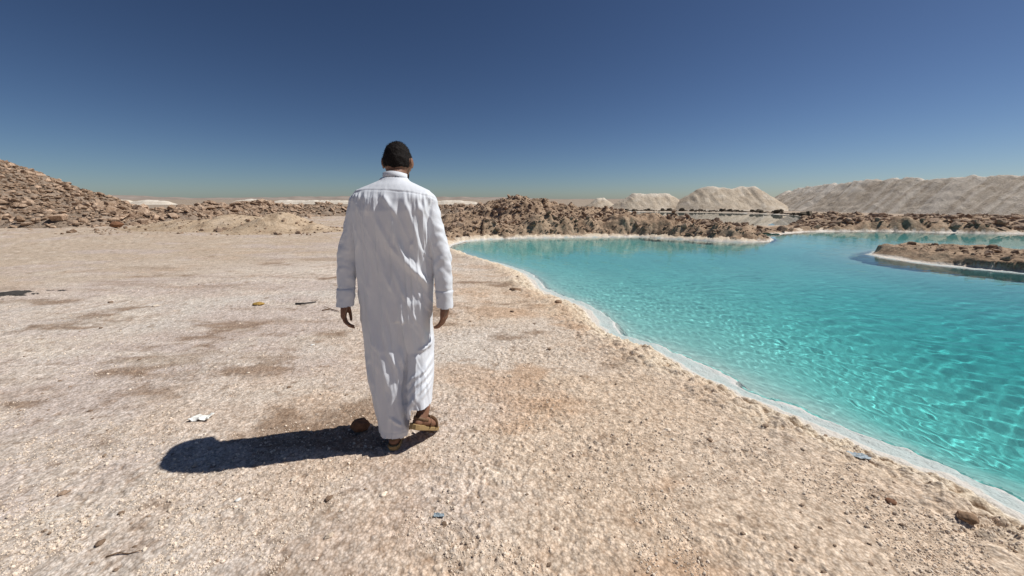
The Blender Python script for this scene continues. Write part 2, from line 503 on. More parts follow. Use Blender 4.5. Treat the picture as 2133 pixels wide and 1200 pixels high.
# ------------------------------------------------------------------ water
def waves(x, y):
    rng = np.random.default_rng(3)
    z = np.zeros_like(x)
    r = np.hypot(x, y)
    wx = x + 0.10 * fbm(x / 0.8, y / 0.8, 2, 71); wy = y + 0.10 * fbm(x / 0.8, y / 0.8, 2, 72)
    for i in range(46):
        lam = 0.07 * (4.2 ** rng.uniform(0, 1))
        a = R(76) + rng.normal(0, 0.55)
        k = 2 * math.pi / lam
        amp = lam * 0.00115
        if lam < 0.14: amp = amp * (1 - sst(7, 12, r))
        z += amp * np.sin(k * (wx * math.cos(a) + wy * math.sin(a)) + rng.uniform(0, 6.28))
    gust = 0.78 + 0.34 * sst(-0.4, 0.4, fbm(x / 3.0, y / 3.0, 3, 73))
    return z * gust * (0.33 + 0.67 * sst(2.0, 7.5, r))

def tint_of(depth, s=1.0):
    depth = np.clip(depth, 0, 3)
    k = np.array((1.30, 0.235, 0.235))
    return np.exp(-depth[:, None] * k[None] * s)

def build_water():
    az = R(1) * np.concatenate([np.arange(-14, 60, 0.165), np.arange(60, 100, 0.4)])
    r = [1.9]
    while r[-1] < 46:
        r.append(r[-1] + max(0.010, min(0.0048 * r[-1], 0.05 if r[-1] < 22 else 0.4)))
    x, y, q = polar(az, np.array(r))
    zb, a, b, s = ground_z(x, y, False, True)
    keep = ((a < 0.25) & (s > -0.5) & (WZ - zb > 0.028))[q].any(1)
    used = np.unique(q[keep]); idx = np.full(len(x), -1); idx[used] = np.arange(len(used))
    q = idx[q[keep]]; x, y, zb, a = x[used], y[used], zb[used], a[used]
    z = WZ + waves(x, y) * sst(0.0, 0.5, -a)
    m = mesh_np('water', np.stack([x, y, z], 1), q, M_WATER)
    color_attr(m, 'tint', tint_of(np.where(a > 0, 0.0, WZ - zb)))
    o = link('water', m, kind='structure')
    o.cycles.is_caustics_caster = True
    # the still pool behind the rubble
    px, py = [p[0] for p in CALM_POOL], [p[1] for p in CALM_POOL]
    gx, gy = np.meshgrid(np.linspace(min(px) - 2, max(px) + 2, 90), np.linspace(min(py) - 2, max(py) + 2, 90))
    i = np.arange(8100).reshape(90, 90)
    q = np.stack([i[:-1, :-1], i[:-1, 1:], i[1:, 1:], i[1:, :-1]], -1).reshape(-1, 4)
    x, y = gx.ravel(), gy.ravel()
    zb, a, b, s = ground_z(x, y, False, True)
    keep = (b < 1.2)[q].any(1)
    used = np.unique(q[keep]); idx = np.full(len(x), -1); idx[used] = np.arange(len(used))
    q = idx[q[keep]]; x, y, zb = x[used], y[used], zb[used]
    m = mesh_np('still_water', np.stack([x, y, np.full(len(x), WZ)], 1), q, M_CALM)
    link('water', m, kind='structure')

build_water()

# ------------------------------------------------------------------ heaps and banks (height fields that stand on the ground)
def heap_mesh(name, x0, x1, y0, y1, step, hf, mat, saltf=None, cut=-0.16):
    xs, ys = np.arange(x0, x1 + step, step), np.arange(y0, y1 + step, step)
    X, Y = np.meshgrid(xs, ys)
    Z = hf(X, Y)
    n, m = X.shape
    i = np.arange(n * m).reshape(n, m)
    q = np.stack([i[:-1, :-1], i[:-1, 1:], i[1:, 1:], i[1:, :-1]], -1).reshape(-1, 4)
    keep = (Z.ravel() > cut)[q].any(1)
    used = np.unique(q[keep]); idx = np.full(n * m, -1); idx[used] = np.arange(len(used))
    v = np.stack([X.ravel(), Y.ravel(), np.maximum(Z.ravel(), cut - 0.3)], 1)[used]
    me = mesh_np(name, v, idx[q[keep]], mat)
    sal = saltf(v[:, 0], v[:, 1], v[:, 2]) if saltf else np.zeros(len(v))
    color_attr(me, 'salt', np.repeat(np.clip(sal, 0, 1)[:, None], 3, 1))
    return me

def water_salt(x, y, z):
    return 1 - sst(-0.10, -0.03, z + 0.05 * fbm(x / 0.3, y / 0.3, 3, 81))

def stone_meshes(n, mat, seed, pts=15, flat=0.62):
    rng = np.random.default_rng(seed)
    out = []
    for k in range(n):
        bm = bmesh.new()
        for p in rng.normal(size=(pts, 3)):
            p = p / np.linalg.norm(p) * rng.uniform(0.82, 1.08)
            bm.verts.new((p[0], p[1] * rng.uniform(0.7, 1.0), p[2] * flat))
        res = bmesh.ops.convex_hull(bm, input=bm.verts)
        bmesh.ops.delete(bm, geom=[v for v in bm.verts if not v.link_faces], context='VERTS')
        bmesh.ops.bevel(bm, geom=list(bm.edges), offset=0.06, segments=1, affect='EDGES', clamp_overlap=True) if pts < 14 else None
        m = bpy.data.meshes.new('stone'); bm.to_mesh(m); bm.free()
        m.materials.append(mat)
        out.append(m)
    return out

STONES = stone_meshes(9, M_STONE, 5)
CLODS = stone_meshes(9, M_CLOD, 6, 22, 0.75)

def scatter(parent, hf, cand, sizes, variants, n_parts, rng, name='stone', sink=0.25, view_rank=True):
    """Loose stones on a surface: the ones that show largest as parts, the rest as one part of kind stuff."""
    cand = np.asarray(cand); z = hf(cand[:, 0], cand[:, 1])
    d = np.sqrt(cand[:, 0] ** 2 + cand[:, 1] ** 2)
    order = np.argsort(-(sizes / d) * np.where(cand[:, 0] < -1.36 * cand[:, 1], 0.1, 1.0)) if view_rank else np.arange(len(cand))
    rest_v, rest_f, off = [], [], 0
    base = Vector(parent.location)
    for rank, i in enumerate(order):
        s = sizes[i]
        e = (rng.normal(0, 0.35), rng.normal(0, 0.35), rng.uniform(0, 6.28))
        sc3 = (s * rng.uniform(0.8, 1.3), s * rng.uniform(0.75, 1.1), s * rng.uniform(0.7, 1.1))
        me = variants[int(rng.integers(len(variants)))]
        loc = Vector((cand[i, 0], cand[i, 1], z[i] + s * (0.5 - sink)))
        if rank < n_parts:
            o = bpy.data.objects.new(name, me); COL.objects.link(o)
            o.parent = parent
            o.location = loc - base; o.rotation_euler = e; o.scale = sc3
        else:
            M = Matrix.LocRotScale(loc - base, Matrix.Rotation(e[2], 3, 'Z').to_quaternion(), Vector(sc3))
            A = np.array(M)
            v = np.empty(len(me.vertices) * 3); me.vertices.foreach_get('co', v); v = v.reshape(-1, 3)
            v = v @ A[:3, :3].T + A[:3, 3]
            for p in me.polygons:
                t = list(p.vertices)
                for k in range(1, len(t) - 1): rest_f.append((t[0] + off, t[k] + off, t[k + 1] + off))
            rest_v.append(v); off += len(v)
    if rest_v:
        me = mesh_np('rubble', np.concatenate(rest_v), np.array(rest_f), variants[0].materials[0], False)
        link('rubble', me, parent, kind='stuff')

rng = np.random.default_rng(21)

# --- tall rubble mound beyond the left edge
MC = (-36.5, 26.0)
def rubble_h(x, y):
    d = np.hypot((x - MC[0]), (y - MC[1]) * 1.0)
    w = fbm(x / 3, y / 3, 4, 91)
    h = (9.8 + 0.6 * w - d) * 0.53
    h = np.minimum(h, 4.0 + 0.3 * w)
    lump = 0.28 * fbm(x / 0.7, y / 0.7, 4, 92) + 0.16 * (0.5 - worley(x / 0.5, y / 0.5, 93)[0])
    return h + lump * sst(-0.4, 0.6, h) - 0.05

mound = thing('rubble_mound', 'tall brown mound of loose rubble rising on the far side of the flat', 'mound', (MC[0], MC[1], 0))
me = heap_mesh('earth', MC[0] - 3, MC[0] + 15, MC[1] - 15, MC[1] + 8, 0.12, rubble_h, M_RUBBLE_EARTH)
o = link('earth', me, mound); o.location = (-MC[0], -MC[1], 0)
cand = np.stack([rng.uniform(MC[0] - 3, MC[0] + 11.5, 16000), rng.uniform(MC[1] - 11, MC[1] + 8, 16000)], 1)
hc = rubble_h(cand[:, 0], cand[:, 1])
cand = cand[hc > 0.02][:8000]
sz = 0.065 * rng.pareto(2.0, len(cand)) + 0.06
scatter(mound, rubble_h, cand, np.minimum(sz, 0.25), STONES, 300, rng)

# --- low rubble bank that runs from the mound to the right
BL = [(-25.5, 22.5), (-22.5, 25.5), (-21.5, 30.0), (-19.5, 36.0), (-12.0, 41.0), (-4.0, 42.0)]
def lowbank_h(x, y):
    d = line_d(x, y, BL)
    h = 1.0 * (1 - sst(0.5, 3.0, d + 0.6 * fbm(x / 1.5, y / 1.5, 3, 101)))
    h = h + 0.5 * np.exp(-((x + 22.2) ** 2 + (y - 33.5) ** 2) / 2.0) * (h > 0.01)
    return h * (0.85 + 0.5 * fbm(x / 1.6, y / 1.6, 3, 103)) + 0.22 * fbm(x / 0.6, y / 0.6, 4, 102) * sst(0, 0.3, h) - 0.06

lowbank = thing('rubble_bank', 'low brown bank of broken stones running along behind the pale dirt mound', 'bank', (-20, 34, 0))
me = heap_mesh('earth', -29, 0, 19, 46, 0.16, lowbank_h, M_RUBBLE_EARTH, None, -0.05)
o = link('earth', me, lowbank); o.location = (20, -34, 0)
c = []
for k in range(6500):
    i = min(int(rng.integers(len(BL) + 2)) % (len(BL) - 1), len(BL) - 2); t = rng.uniform()
    if i < 2 and rng.uniform() < 0.0: continue
    a_, b_ = np.array(BL[i]), np.array(BL[i + 1])
    c.append(a_ + (b_ - a_) * t + rng.normal(0, 1.3, 2))
c = np.array(c); sz = np.minimum(0.07 * rng.pareto(2.2, len(c)) + 0.075, 0.40)
scatter(lowbank, lowbank_h, c, sz, STONES, 200, rng)

# --- pale dirt mound in front of it
def dirt_h(x, y):
    h = 0
    for px, py, Y, H, sx, sy in ((580, 440, 19.0, 0.80, 1.5, 1.5), (500, 450, 19.6, 0.62, 2.0, 1.5), (430, 458, 19.8, 0.45, 2.0, 1.5), (640, 462, 18.8, 0.30, 1.4, 1.1), (380, 462, 20.5, 0.4, 2.0, 1.4)):
        q = Q(px, py, Y)
        g = np.exp(-(((x - q[0]) / sx) ** 2 + ((y - Y) / sy) ** 2) ** 1.0)
        h = np.maximum(h, H * g) + 0.12 * H * g
    h = h * (1 + 0.25 * fbm(x / 1.2, y / 1.2, 4, 111))
    return h + 0.07 * fbm(x / 0.5, y / 0.5, 4, 112) * sst(0.02, 0.2, h) - 0.05

q = Q(520, 450, 19.5)
dirt = thing('dirt_mound', 'low pale heap of dirt with a rounded crest in front of the rubble bank', 'mound', (q[0], q[1], 0))
me = heap_mesh('earth', q[0] - 9, q[0] + 6.5, 15, 25, 0.07, dirt_h, M_DIRT, None, -0.03)
o = link('earth', me, dirt); o.location = (-q[0], -q[1], 0)
c = np.stack([rng.uniform(q[0] - 7, q[0] + 5, 260), rng.uniform(16, 20, 260)], 1)
sz = np.minimum(0.03 * rng.pareto(2.2, len(c)) + 0.03, 0.16)
scatter(dirt, lambda x, y: np.maximum(dirt_h(x, y), 0), c, sz, CLODS, 60, rng, 'clod')

# --- brown rubble bank that juts into the pool (the far shore, behind the turquoise water)
BANK = world_poly([(900, 508), (938, 508), (965, 502), (1000, 498), (1060, 496), (1130, 494), (1220, 493), (1330, 492.5), (1400, 496), (1480, 500.5), (1540, 503.5), (1592, 503), (1600, 498), (1570, 489)]) + \
    [tuple(P(x, y, 0.0)[:2]) for x, y in ((1490, 476), (1400, 470), (1330, 464), (1270, 455), (1215, 447), (1130, 444), (1000, 446), (930, 450), (895, 462))]
HEAPS = [(1075, 406, 22.5, 1.35, 1.25), (1130, 408, 22.5, 1.35, 1.1), (1035, 414, 23, 1.1, 1.2), (1000, 427, 23, 0.75, 1.3), (960, 435, 23.5, 0.6, 1.3), (930, 439, 23.5, 0.5, 1.2),
         (1165, 420, 22.5, 1.0, 1.2), (1205, 422, 23.5, 0.95, 1.2), (1250, 431, 23.5, 0.85, 1.2), (1100, 425, 21.0, 0.85, 1.3), (1285, 437, 22.0, 0.55, 1.1), (1230, 438, 20.5, 0.5, 1.2)]
def bank_h(x, y):
    sd = -poly_sd(x, y, BANK) + 0.30 + 0.22 * fbm(x / 0.9, y / 0.9, 4, 121) + 0.16 * fbm(x / 0.28, y / 0.28, 4, 127, 0.6)
    tip = sst(12.4, 6.5, x)                      # lower towards its tip
    front = 0.12 + 0.50 * (0.30 + 0.70 * tip)
    slope = np.where(x < -1.2, 1.8, 1.0)
    h = WZ - 0.05 + (front + 0.05) * sst(-0.05, slope, sd) * (0.86 + 0.5 * fbm(x / 1.3, y / 1.3, 3, 122))
    m = sst(0, 0.8, sd)
    g = 0
    for px, py, Y, H, s in HEAPS:
        q = Q(px, py, Y)
        g = np.maximum(g, (q[2] - 0.72) * np.exp(-((x - q[0]) ** 2 + ((y - Y) * 0.8) ** 2) / (s * s)))
    lump = 0.24 * (0.45 - np.abs(fbm(x / 1.0, y / 1.0, 4, 126))) * 1.2 + 0.17 * fbm(x / 0.7, y / 0.7, 5, 123, 0.6) + 0.09 * (0.55 - worley(x / 0.38, y / 0.38, 124)[0])
    lump *= 0.55 + 0.8 * sst(-0.2, 0.4, fbm(x / 2.5, y / 2.5, 2, 125)) + 0.5 * sst(0.1, 0.6, g)
    return np.where(sd < -0.3, -0.6, h + 0.10 * fbm(x / 0.22, y / 0.22, 4, 128, 0.6) * sst(0.0, 0.25, sd) + (g + lump * np.where(x < -0.6, 0.5, 1.0) * (0.4 + 0.6 * tip)) * m)

bx = [p[0] for p in BANK]; by = [p[1] for p in BANK]
bank = thing('rock_bank', 'brown lumpy bank of mud and rubble jutting into the turquoise pool', 'bank', (3, 20, 0))
me = heap_mesh('earth', min(bx) - .3, max(bx) + .3, min(by) - .3, 29, 0.065, bank_h, M_BANK, water_salt)
o = link('earth', me, bank); o.location = (-3, -20, 0)
c = np.stack([rng.uniform(-3.0, 12, 7500), rng.uniform(15.0, 25.5, 7500)], 1)
sd = poly_sd(c[:, 0], c[:, 1], BANK)
dens = vn2(c[:, 0] / 1.6, c[:, 1] / 1.6, 131) + 0.35 * (bank_h(c[:, 0], c[:, 1]) > 0.8)
c = c[(sd < 0.0) & ((dens > 0.45) | ((sd > -0.4) & (rng.uniform(size=len(sd)) < 0.7)))]
sz = np.minimum(0.032 * rng.pareto(2.2, len(c)) + 0.035, 0.19)
scatter(bank, bank_h, c, sz, CLODS, 260, rng, 'clod')

# --- low rubble flat between the pool and the grey salt ridge
PLAIN = [tuple(P(x, y, WZ)[:2]) for x, y in ((2320, 487.5), (2133, 485.5), (2060, 484.5), (2000, 483.5), (1900, 481.5), (1800, 479.5), (1700, 480.5), (1650, 482.5), (1600, 486), (1575, 486.5))] + \
    [tuple(P(x, y, 0.0)[:2]) for x, y in ((1500, 478), (1560, 475), (1640, 473), (1668, 468), (1700, 459), (1760, 458), (1900, 459), (2133, 457), (2330, 457))]
def plain_h(x, y):
    sd = -poly_sd(x, y, PLAIN) + 0.75 + 0.30 * fbm(x / 1.1, y / 1.1, 4, 141) + 0.2 * fbm(x / 0.3, y / 0.3, 4, 146, 0.6)
    rise = 0.12 + 0.22 * sst(14.0, 19.0, x)
    h = WZ - 0.05 + (rise + 0.05) * sst(-0.05, 0.6, sd) * (0.9 + 0.7 * fbm(x / 2.0, y / 2.0, 3, 142))
    lump = 0.22 * fbm(x / 0.8, y / 0.8, 5, 143, 0.58) + 0.16 * (0.55 - worley(x / 0.6, y / 0.6, 144)[0])
    return np.where(sd < -0.3, -0.6, h + lump * sst(0, 0.6, sd) * (0.45 + 0.75 * sst(13, 18, x)))

rf = thing('rubble_flat', 'low strip of dark broken rubble at the foot of the long grey ridge', 'bank', (25, 23, 0))
bx = [p[0] for p in PLAIN]; by = [p[1] for p in PLAIN]
me = heap_mesh('earth', min(bx) - .3, max(bx) + .3, min(by) - .3, max(by) + .3, 0.10, plain_h, M_BANK, water_salt)
o = link('earth', me, rf); o.location = (-25, -23, 0)
c = np.stack([rng.uniform(9, 36, 9000), rng.uniform(17, 31, 9000)], 1)
sd = poly_sd(c[:, 0], c[:, 1], PLAIN)
c = c[(sd < 0.35) & (vn2(c[:, 0] / 2, c[:, 1] / 2, 145) + 0.3 * (c[:, 0] > 15) > 0.5)]
sz = np.minimum(0.045 * rng.pareto(2.1, len(c)) + 0.045, 0.26)
scatter(rf, plain_h, c, sz, CLODS, 240, rng, 'clod')

# --- earth spit in the water
def spit_h(x, y):
    sd = -poly_sd(x, y, SPIT) + 0.10 * fbm(x / 0.4, y / 0.4, 4, 151)
    tipx = P(1806, 531, WZ)[0]
    along = sst(tipx + 0.05, tipx + 0.7, x)
    shelf = WZ - 0.05 + 0.062 * sst(-0.05, 0.10, sd)
    h = shelf + (0.27 * along) * sst(0.12, 0.26, sd + 0.10 * fbm(x / 0.25, y / 0.25, 3, 152) + 0.08 * fbm(x / 0.09, y / 0.09, 3, 156)) * (0.85 + 0.45 * fbm(x / 0.9, y / 0.9, 3, 153))
    lump = 0.07 * fbm(x / 0.22, y / 0.22, 5, 154, 0.6) + 0.05 * (0.5 - worley(x / 0.16, y / 0.16, 155)[0])
    return np.where(sd < -0.2, -0.6, h + lump * sst(0.2, 0.5, sd) * (0.15 + 0.85 * along))

bx = [p[0] for p in SPIT]; by = [p[1] for p in SPIT]
spit = thing('earth_spit', 'narrow brown spit of crusted earth with a pale salt rim, lying in the turquoise water', 'spit', (12, 9, 0))
me = heap_mesh('earth', min(bx) - .3, max(bx) + .3, min(by) - .3, max(by) + .3, 0.035, spit_h, M_BANK, lambda x, y, z: 0.85 * (1 - sst(-0.10, -0.05, z + 0.03 * fbm(x / 0.2, y / 0.2, 3, 82))))
o = link('earth', me, spit); o.location = (-12, -9, 0)
c = np.stack([rng.uniform(min(bx) + 0.8, max(bx), 700), rng.uniform(min(by), max(by), 700)], 1)
sd = poly_sd(c[:, 0], c[:, 1], SPIT)
c = c[sd < -0.45]
sz = np.minimum(0.025 * rng.pareto(2.2, len(c)) + 0.02, 0.11)
scatter(spit, spit_h, c, sz, CLODS, 70, rng, 'clod')

# --- heaped salt mounds
def salt_mound(label, tops, Y, depth, seed, slope=0.62, step=0.16, white=0.0):
    """A tipped heap: a crest line of given heights with sides at the angle of repose and little gullies running down."""
    crest = [Q(px, py, Y) for px, py in tops]
    cx = 0.5 * (crest[0][0] + crest[-1][0])
    pts = [(c[0], c[1] + 0.25 * math.sin(i * 2.1 + seed), c[2]) for i, c in enumerate(crest)]
    def hf(x, y):
        wob = 0.8 * fbm(x / 5, y / 5, 3, seed)
        h = np.full(np.shape(x), -9.0)
        for (ax, ay, az_), (bx_, by_, bz) in zip(pts[:-1], pts[1:]):
            ex, ey = bx_ - ax, by_ - ay
            t = np.clip(((x - ax) * ex + (y - ay) * ey) / (ex * ex + ey * ey), 0, 1)
            d = np.hypot(x - ax - t * ex, y - ay - t * ey)
            h = np.maximum(h, az_ + (bz - az_) * t - np.maximum(np.sqrt(d * d + 0.02) - 0.14 - depth, 0) * slope)
        h = h + 0.10 * fbm(x / 1.6, y / 3.0, 4, seed + 1) + 0.16 * fbm(x / 0.55, y / 1.6, 4, seed + 2) * sst(0.1, 1.0, h) + wob * 0.12
        return h
    hw = (max(c[2] for c in crest) + 0.6) / slope + depth + 1.2
    xs = [c[0] for c in crest]
    top = max(c[2] for c in crest)
    o = thing('salt_mound', label, 'mound', (cx, Y, 0), 'salt mounds heaped around the pools')
    me = heap_mesh('heap', min(xs) - hw, max(xs) + hw, Y - hw, Y + hw, step, hf, M_SALT,
                   lambda x, y, z: white + sst(top - 0.7, top - 0.1, z) * 0.55 + 0.5 * (1 - sst(-0.05, 0.25, z)), -0.1)
    p = link('heap', me, o); p.location = (-cx, -Y, 0)
    return o

salt_mound('small pale salt cone showing just over the brown bank, smallest of the heaped mounds', [(1246, 413), (1256, 412)], 66, 0.1, 201, 0.66)
salt_mound('flat topped pale salt mound standing between the small cone and the big double humped one', [(1322, 404), (1345, 403), (1390, 404)], 58, 0.25, 211, 0.62)
salt_mound('big sandy salt mound with two humps on its crest beside the still pool', [(1470, 390), (1487, 389), (1520, 393), (1550, 389), (1566, 388)], 56, 0.25, 221, 0.66)

# --- the long grey ridge
RIDGE = [Q(1640, 401, 60), Q(1690, 388, 55), Q(1760, 381, 51), Q(1800, 377, 49), Q(1880, 371, 46), Q(1940, 374, 44), Q(2000, 368, 42), Q(2133, 364, 39.5), Q(2300, 360, 36)]
def ridge_h(x, y):
    h = np.full(np.shape(x), -9.0)
    gul = np.zeros(np.shape(x))
    for a_, b_ in zip(RIDGE[:-1], RIDGE[1:]):
        ex, ey = b_[0] - a_[0], b_[1] - a_[1]
        t = np.clip(((x - a_[0]) * ex + (y - a_[1]) * ey) / (ex * ex + ey * ey), 0, 1)
        d = np.hypot(x - a_[0] - t * ex, y - a_[1] - t * ey)
        h = np.maximum(h, a_[2] + (b_[2] - a_[2]) * t - np.maximum(d - 0.5, 0) * 0.60)
    ux, uy = 0.86, -0.5
    al = x * ux + y * uy - 0.8 * (x * 0.5 + y * 0.86)     # gullies slant down the face
    w = 1.2 * fbm(x / 4, y / 4, 3, 231)
    h = h + 0.30 * fbm((al + 0.5 * w) / 0.62, (x * 0.5 + y * 0.86) / 9, 4, 232) * sst(0.1, 1.0, h) + 0.12 * fbm(x / 0.5, y / 0.5, 4, 233) * sst(0, 0.5, h) + 0.35 * w * 0.3
    return h
M_RIDGE = mat_earth('grey salt spoil', (0.36, 0.295, 0.23), (0.50, 0.425, 0.345), (0.60, 0.525, 0.44), 1.1, 0.22)
ridge = thing('salt_ridge', 'long grey brown ridge of dumped salt with slanting gullies and a pale crest', 'ridge', (45, 42, 0))
def rtop(x, y, z):
    al = x * 0.86 - y * 0.5 - 0.8 * (x * 0.5 + y * 0.86) + 0.6 * fbm(x / 4, y / 4, 3, 231)
    run = sst(-0.15, 0.35, fbm(al / 0.45, (x * 0.5 + y * 0.86) / 7, 4, 234))
    return sst(-0.35, 0.0, z - np.interp(x, [p[0] for p in RIDGE], [p[2] for p in RIDGE])) * 0.28 + 0.40 * run
me = heap_mesh('heap', 24, 70, 24, 68, 0.17, ridge_h, M_RIDGE, rtop, -0.1)
o = link('heap', me, ridge); o.location = (-45, -42, 0)

# --- far white salt heaps on the horizon, and the far hills
def far_heap(label, tops, Y, seed):
    return salt_mound(label, tops, Y, 0.5, seed, 0.5, 0.5, 0.45)
far_heap('far pale heap on the horizon just beyond the foot of the tall rubble mound', [(195, 413.5), (230, 414), (265, 417)], 130, 301)
far_heap('far bright white salt heap on the horizon, tapering towards the rubble bank', [(285, 418.5), (310, 417), (345, 419)], 120, 311)
far_heap('far low heap on the horizon above the crest of the dirt mound', [(495, 418), (520, 415), (545, 415.5), (565, 419)], 150, 321)
far_heap('far white salt heap on the horizon just beside the man in white', [(580, 418.5), (600, 417), (625, 418.2), (660, 417.5), (690, 418.3), (740, 418)], 135, 331)
far_heap('far pale heap on the horizon between the man and the brown bank', [(900, 420), (930, 417.5), (960, 417.5), (985, 420)], 125, 341)

def build_hills():
    az = R(1) * np.arange(-75, 75, 0.25)
    rr = np.array((2600.0, 2750, 2900, 3100, 3500, 4200))
    prof = np.array((0.0, 0.55, 0.9, 1.0, 0.8, 0.0))
    A, Rr = np.meshgrid(az, rr)
    hgt = 9 + 16 * np.clip(vn2(az * 9, az * 0, 61), 0, 1) + 6 * fbm(az * 40, az * 0, 4, 62)
    hgt = hgt * (1 - 0.75 * sst(R(-8), R(12), az))
    Z = prof[:, None] * hgt[None] - 6 * (prof[:, None] == 0)
    i = np.arange(A.size).reshape(A.shape)
    q = np.stack([i[:-1, :-1], i[:-1, 1:], i[1:, 1:], i[1:, :-1]], -1).reshape(-1, 4)
    m = mesh_np('hills', np.stack([(Rr * np.sin(A)).ravel(), (Rr * np.cos(A)).ravel(), Z.ravel()], 1), q, mat_plain('far hills', (0.30, 0.25, 0.215), 0.95, 0.1, 0.01, 0.25, 0.0, 1))
    link('hills', m, kind='structure')
build_hills()

#PERSON#
# ------------------------------------------------------------------ the man
O = np.array((-0.68, 2.13, 0.0))
M_CLOTH = NT('white cotton', 0.75, 0.2)
_n = M_CLOTH.noise(180, 3, 0.5)
M_CLOTH.b.inputs['Base Color'].default_value = (0.71, 0.735, 0.78, 1)
M_CLOTH.b.inputs['Sheen Weight'].default_value = 0.1
M_CLOTH.l(M_CLOTH.bump(_n.outputs['Fac'], 0.12, 0.002), M_CLOTH.b.inputs['Normal'])
M_CLOTH = M_CLOTH.m
M_SKIN = mat_plain('brown skin', (0.23, 0.115, 0.07), 0.55, 0.35, 60, 0.15, 0.15, 0.001)
M_HAIR = mat_plain('black hair', (0.012, 0.009, 0.008), 0.75, 0.15, 220, 0.4, 0.8, 0.004)
M_SOLE = mat_plain('tan sandal sole', (0.34, 0.235, 0.11), 0.75, 0.25, 50, 0.15, 0.25, 0.002)
M_STRAP = mat_plain('brown leather strap', (0.15, 0.085, 0.045), 0.6, 0.35, 70, 0.25, 0.3, 0.001)
M_EYE = mat_plain('eye white', (0.75, 0.72, 0.68), 0.3, 0.5, 40, 0.05, 0.0, 0.001)

def loft(rings, n=40, power=2.0):
    """Closed tube through rings (cx, cy, cz, rx, ry[, axis vector])."""
    V, Fq = [], []
    a = np.arange(n) * 2 * math.pi / n
    ca, sa = np.cos(a), np.sin(a)
    ca = np.sign(ca) * np.abs(ca) ** (2 / power); sa = np.sign(sa) * np.abs(sa) ** (2 / power)
    for r in rings:
        V.append(np.stack([r[0] + r[3] * ca, r[1] + r[4] * sa, np.full(n, r[2])], 1))
    k = len(rings)
    V.append(np.array([rings[0][:3]])); V.append(np.array([rings[-1][:3]]))
    V = np.concatenate(V)
    T = []
    for i in range(k - 1):
        for j in range(n):
            p, q_, r_, s_ = i * n + j, i * n + (j + 1) % n, (i + 1) * n + (j + 1) % n, (i + 1) * n + j
            T += [(p, q_, r_), (p, r_, s_)]
    for j in range(n):
        T.append((k * n, (j + 1) % n, j)); T.append((k * n + 1, (k - 1) * n + j, (k - 1) * n + (j + 1) % n))
    return V, np.array(T)

def _frame(d):
    d = d / np.linalg.norm(d)
    u = np.cross(d, (0, 0, 1.0)) if abs(d[2]) < 0.9 else np.cross(d, (0, 1.0, 0))
    u /= np.linalg.norm(u)
    return d, u, np.cross(d, u)

def capsule(p, q_, r0, r1, n=16, m=5):
    p, q_ = np.array(p, float), np.array(q_, float)
    d, u, w = _frame(q_ - p)
    rings = []
    for i in range(m): 
        t = -math.pi / 2 + (i + 0.5) / m * math.pi / 2
        rings.append((p + d * r0 * math.sin(t), r0 * math.cos(t)))
    for i in range(m):
        t = (i + 0.5) / m * math.pi / 2
        rings.append((q_ + d * r1 * math.sin(t), r1 * math.cos(t)))
    a = np.arange(n) * 2 * math.pi / n
    V = [c + r * (np.cos(a)[:, None] * u + np.sin(a)[:, None] * w) for c, r in rings]
    k = len(rings)
    V = np.concatenate(V + [np.array([p - d * r0, q_ + d * r1])])
    T = []
    for i in range(k - 1):
        for j in range(n):
            a0, b0, c0, d0 = i * n + j, i * n + (j + 1) % n, (i + 1) * n + (j + 1) % n, (i + 1) * n + j
            T += [(a0, b0, c0), (a0, c0, d0)]
    for j in range(n):
        T.append((k * n, (j + 1) % n, j)); T.append((k * n + 1, (k - 1) * n + j, (k - 1) * n + (j + 1) % n))
    return V, np.array(T)

def chain(pts, rad, **kw): return [capsule(a, b, ra, rb, **kw) for a, b, ra, rb in zip(pts[:-1], pts[1:], rad[:-1], rad[1:])]

def ellip(c, r, M=None, n=24, m=14):
    th = np.linspace(0.02, math.pi - 0.02, m); ph = np.arange(n) * 2 * math.pi / n
    V = np.stack([np.outer(np.sin(th), np.cos(ph)), np.outer(np.sin(th), np.sin(ph)), np.outer(np.cos(th), np.ones(n))], -1).reshape(-1, 3) * np.array(r)
    if M is not None: V = V @ np.array(M).T
    V = V + np.array(c)
    T = []
    for i in range(m - 1):
        for j in range(n):
            a0, b0, c0, d0 = i * n + j, i * n + (j + 1) % n, (i + 1) * n + (j + 1) % n, (i + 1) * n + j
            T += [(a0, c0, b0), (a0, d0, c0)]
    V = np.concatenate([V, [V[:n].mean(0)], [V[-n:].mean(0)]])
    for j in range(n):
        T.append((m * n, j, (j + 1) % n)); T.append((m * n + 1, (m - 1) * n + (j + 1) % n, (m - 1) * n + j))
    return V, np.array(T)

def fuse(parts, voxel, smooth_it=4, fac=0.5):
    """Union of closed shapes into one continuous surface: (vertices, triangles or quads)."""
    V, T, off = [], [], 0
    for v, t in parts:
        V.append(v); T.append(t + off); off += len(v)
    me = mesh_np('tmp', np.concatenate(V), np.concatenate(T))
    ob = link('tmp', me)
    rm = ob.modifiers.new('r', 'REMESH'); rm.mode = 'VOXEL'; rm.voxel_size = voxel; rm.adaptivity = 0
    if smooth_it:
        sm = ob.modifiers.new('s', 'SMOOTH'); sm.factor = fac; sm.iterations = smooth_it
    dg = bpy.context.evaluated_depsgraph_get()
    e = ob.evaluated_get(dg).to_mesh()
    v = np.empty(len(e.vertices) * 3, np.float32); e.vertices.foreach_get('co', v)
    f = np.empty(len(e.polygons) * 4, np.int32)
    lt = np.empty(len(e.polygons), np.int32); e.polygons.foreach_get('loop_total', lt)
    assert (lt == 4).all()
    e.loops.foreach_get('vertex_index', f)
    bpy.data.objects.remove(ob); bpy.data.meshes.remove(me)
    return v.reshape(-1, 3).astype(float), f.reshape(-1, 4)

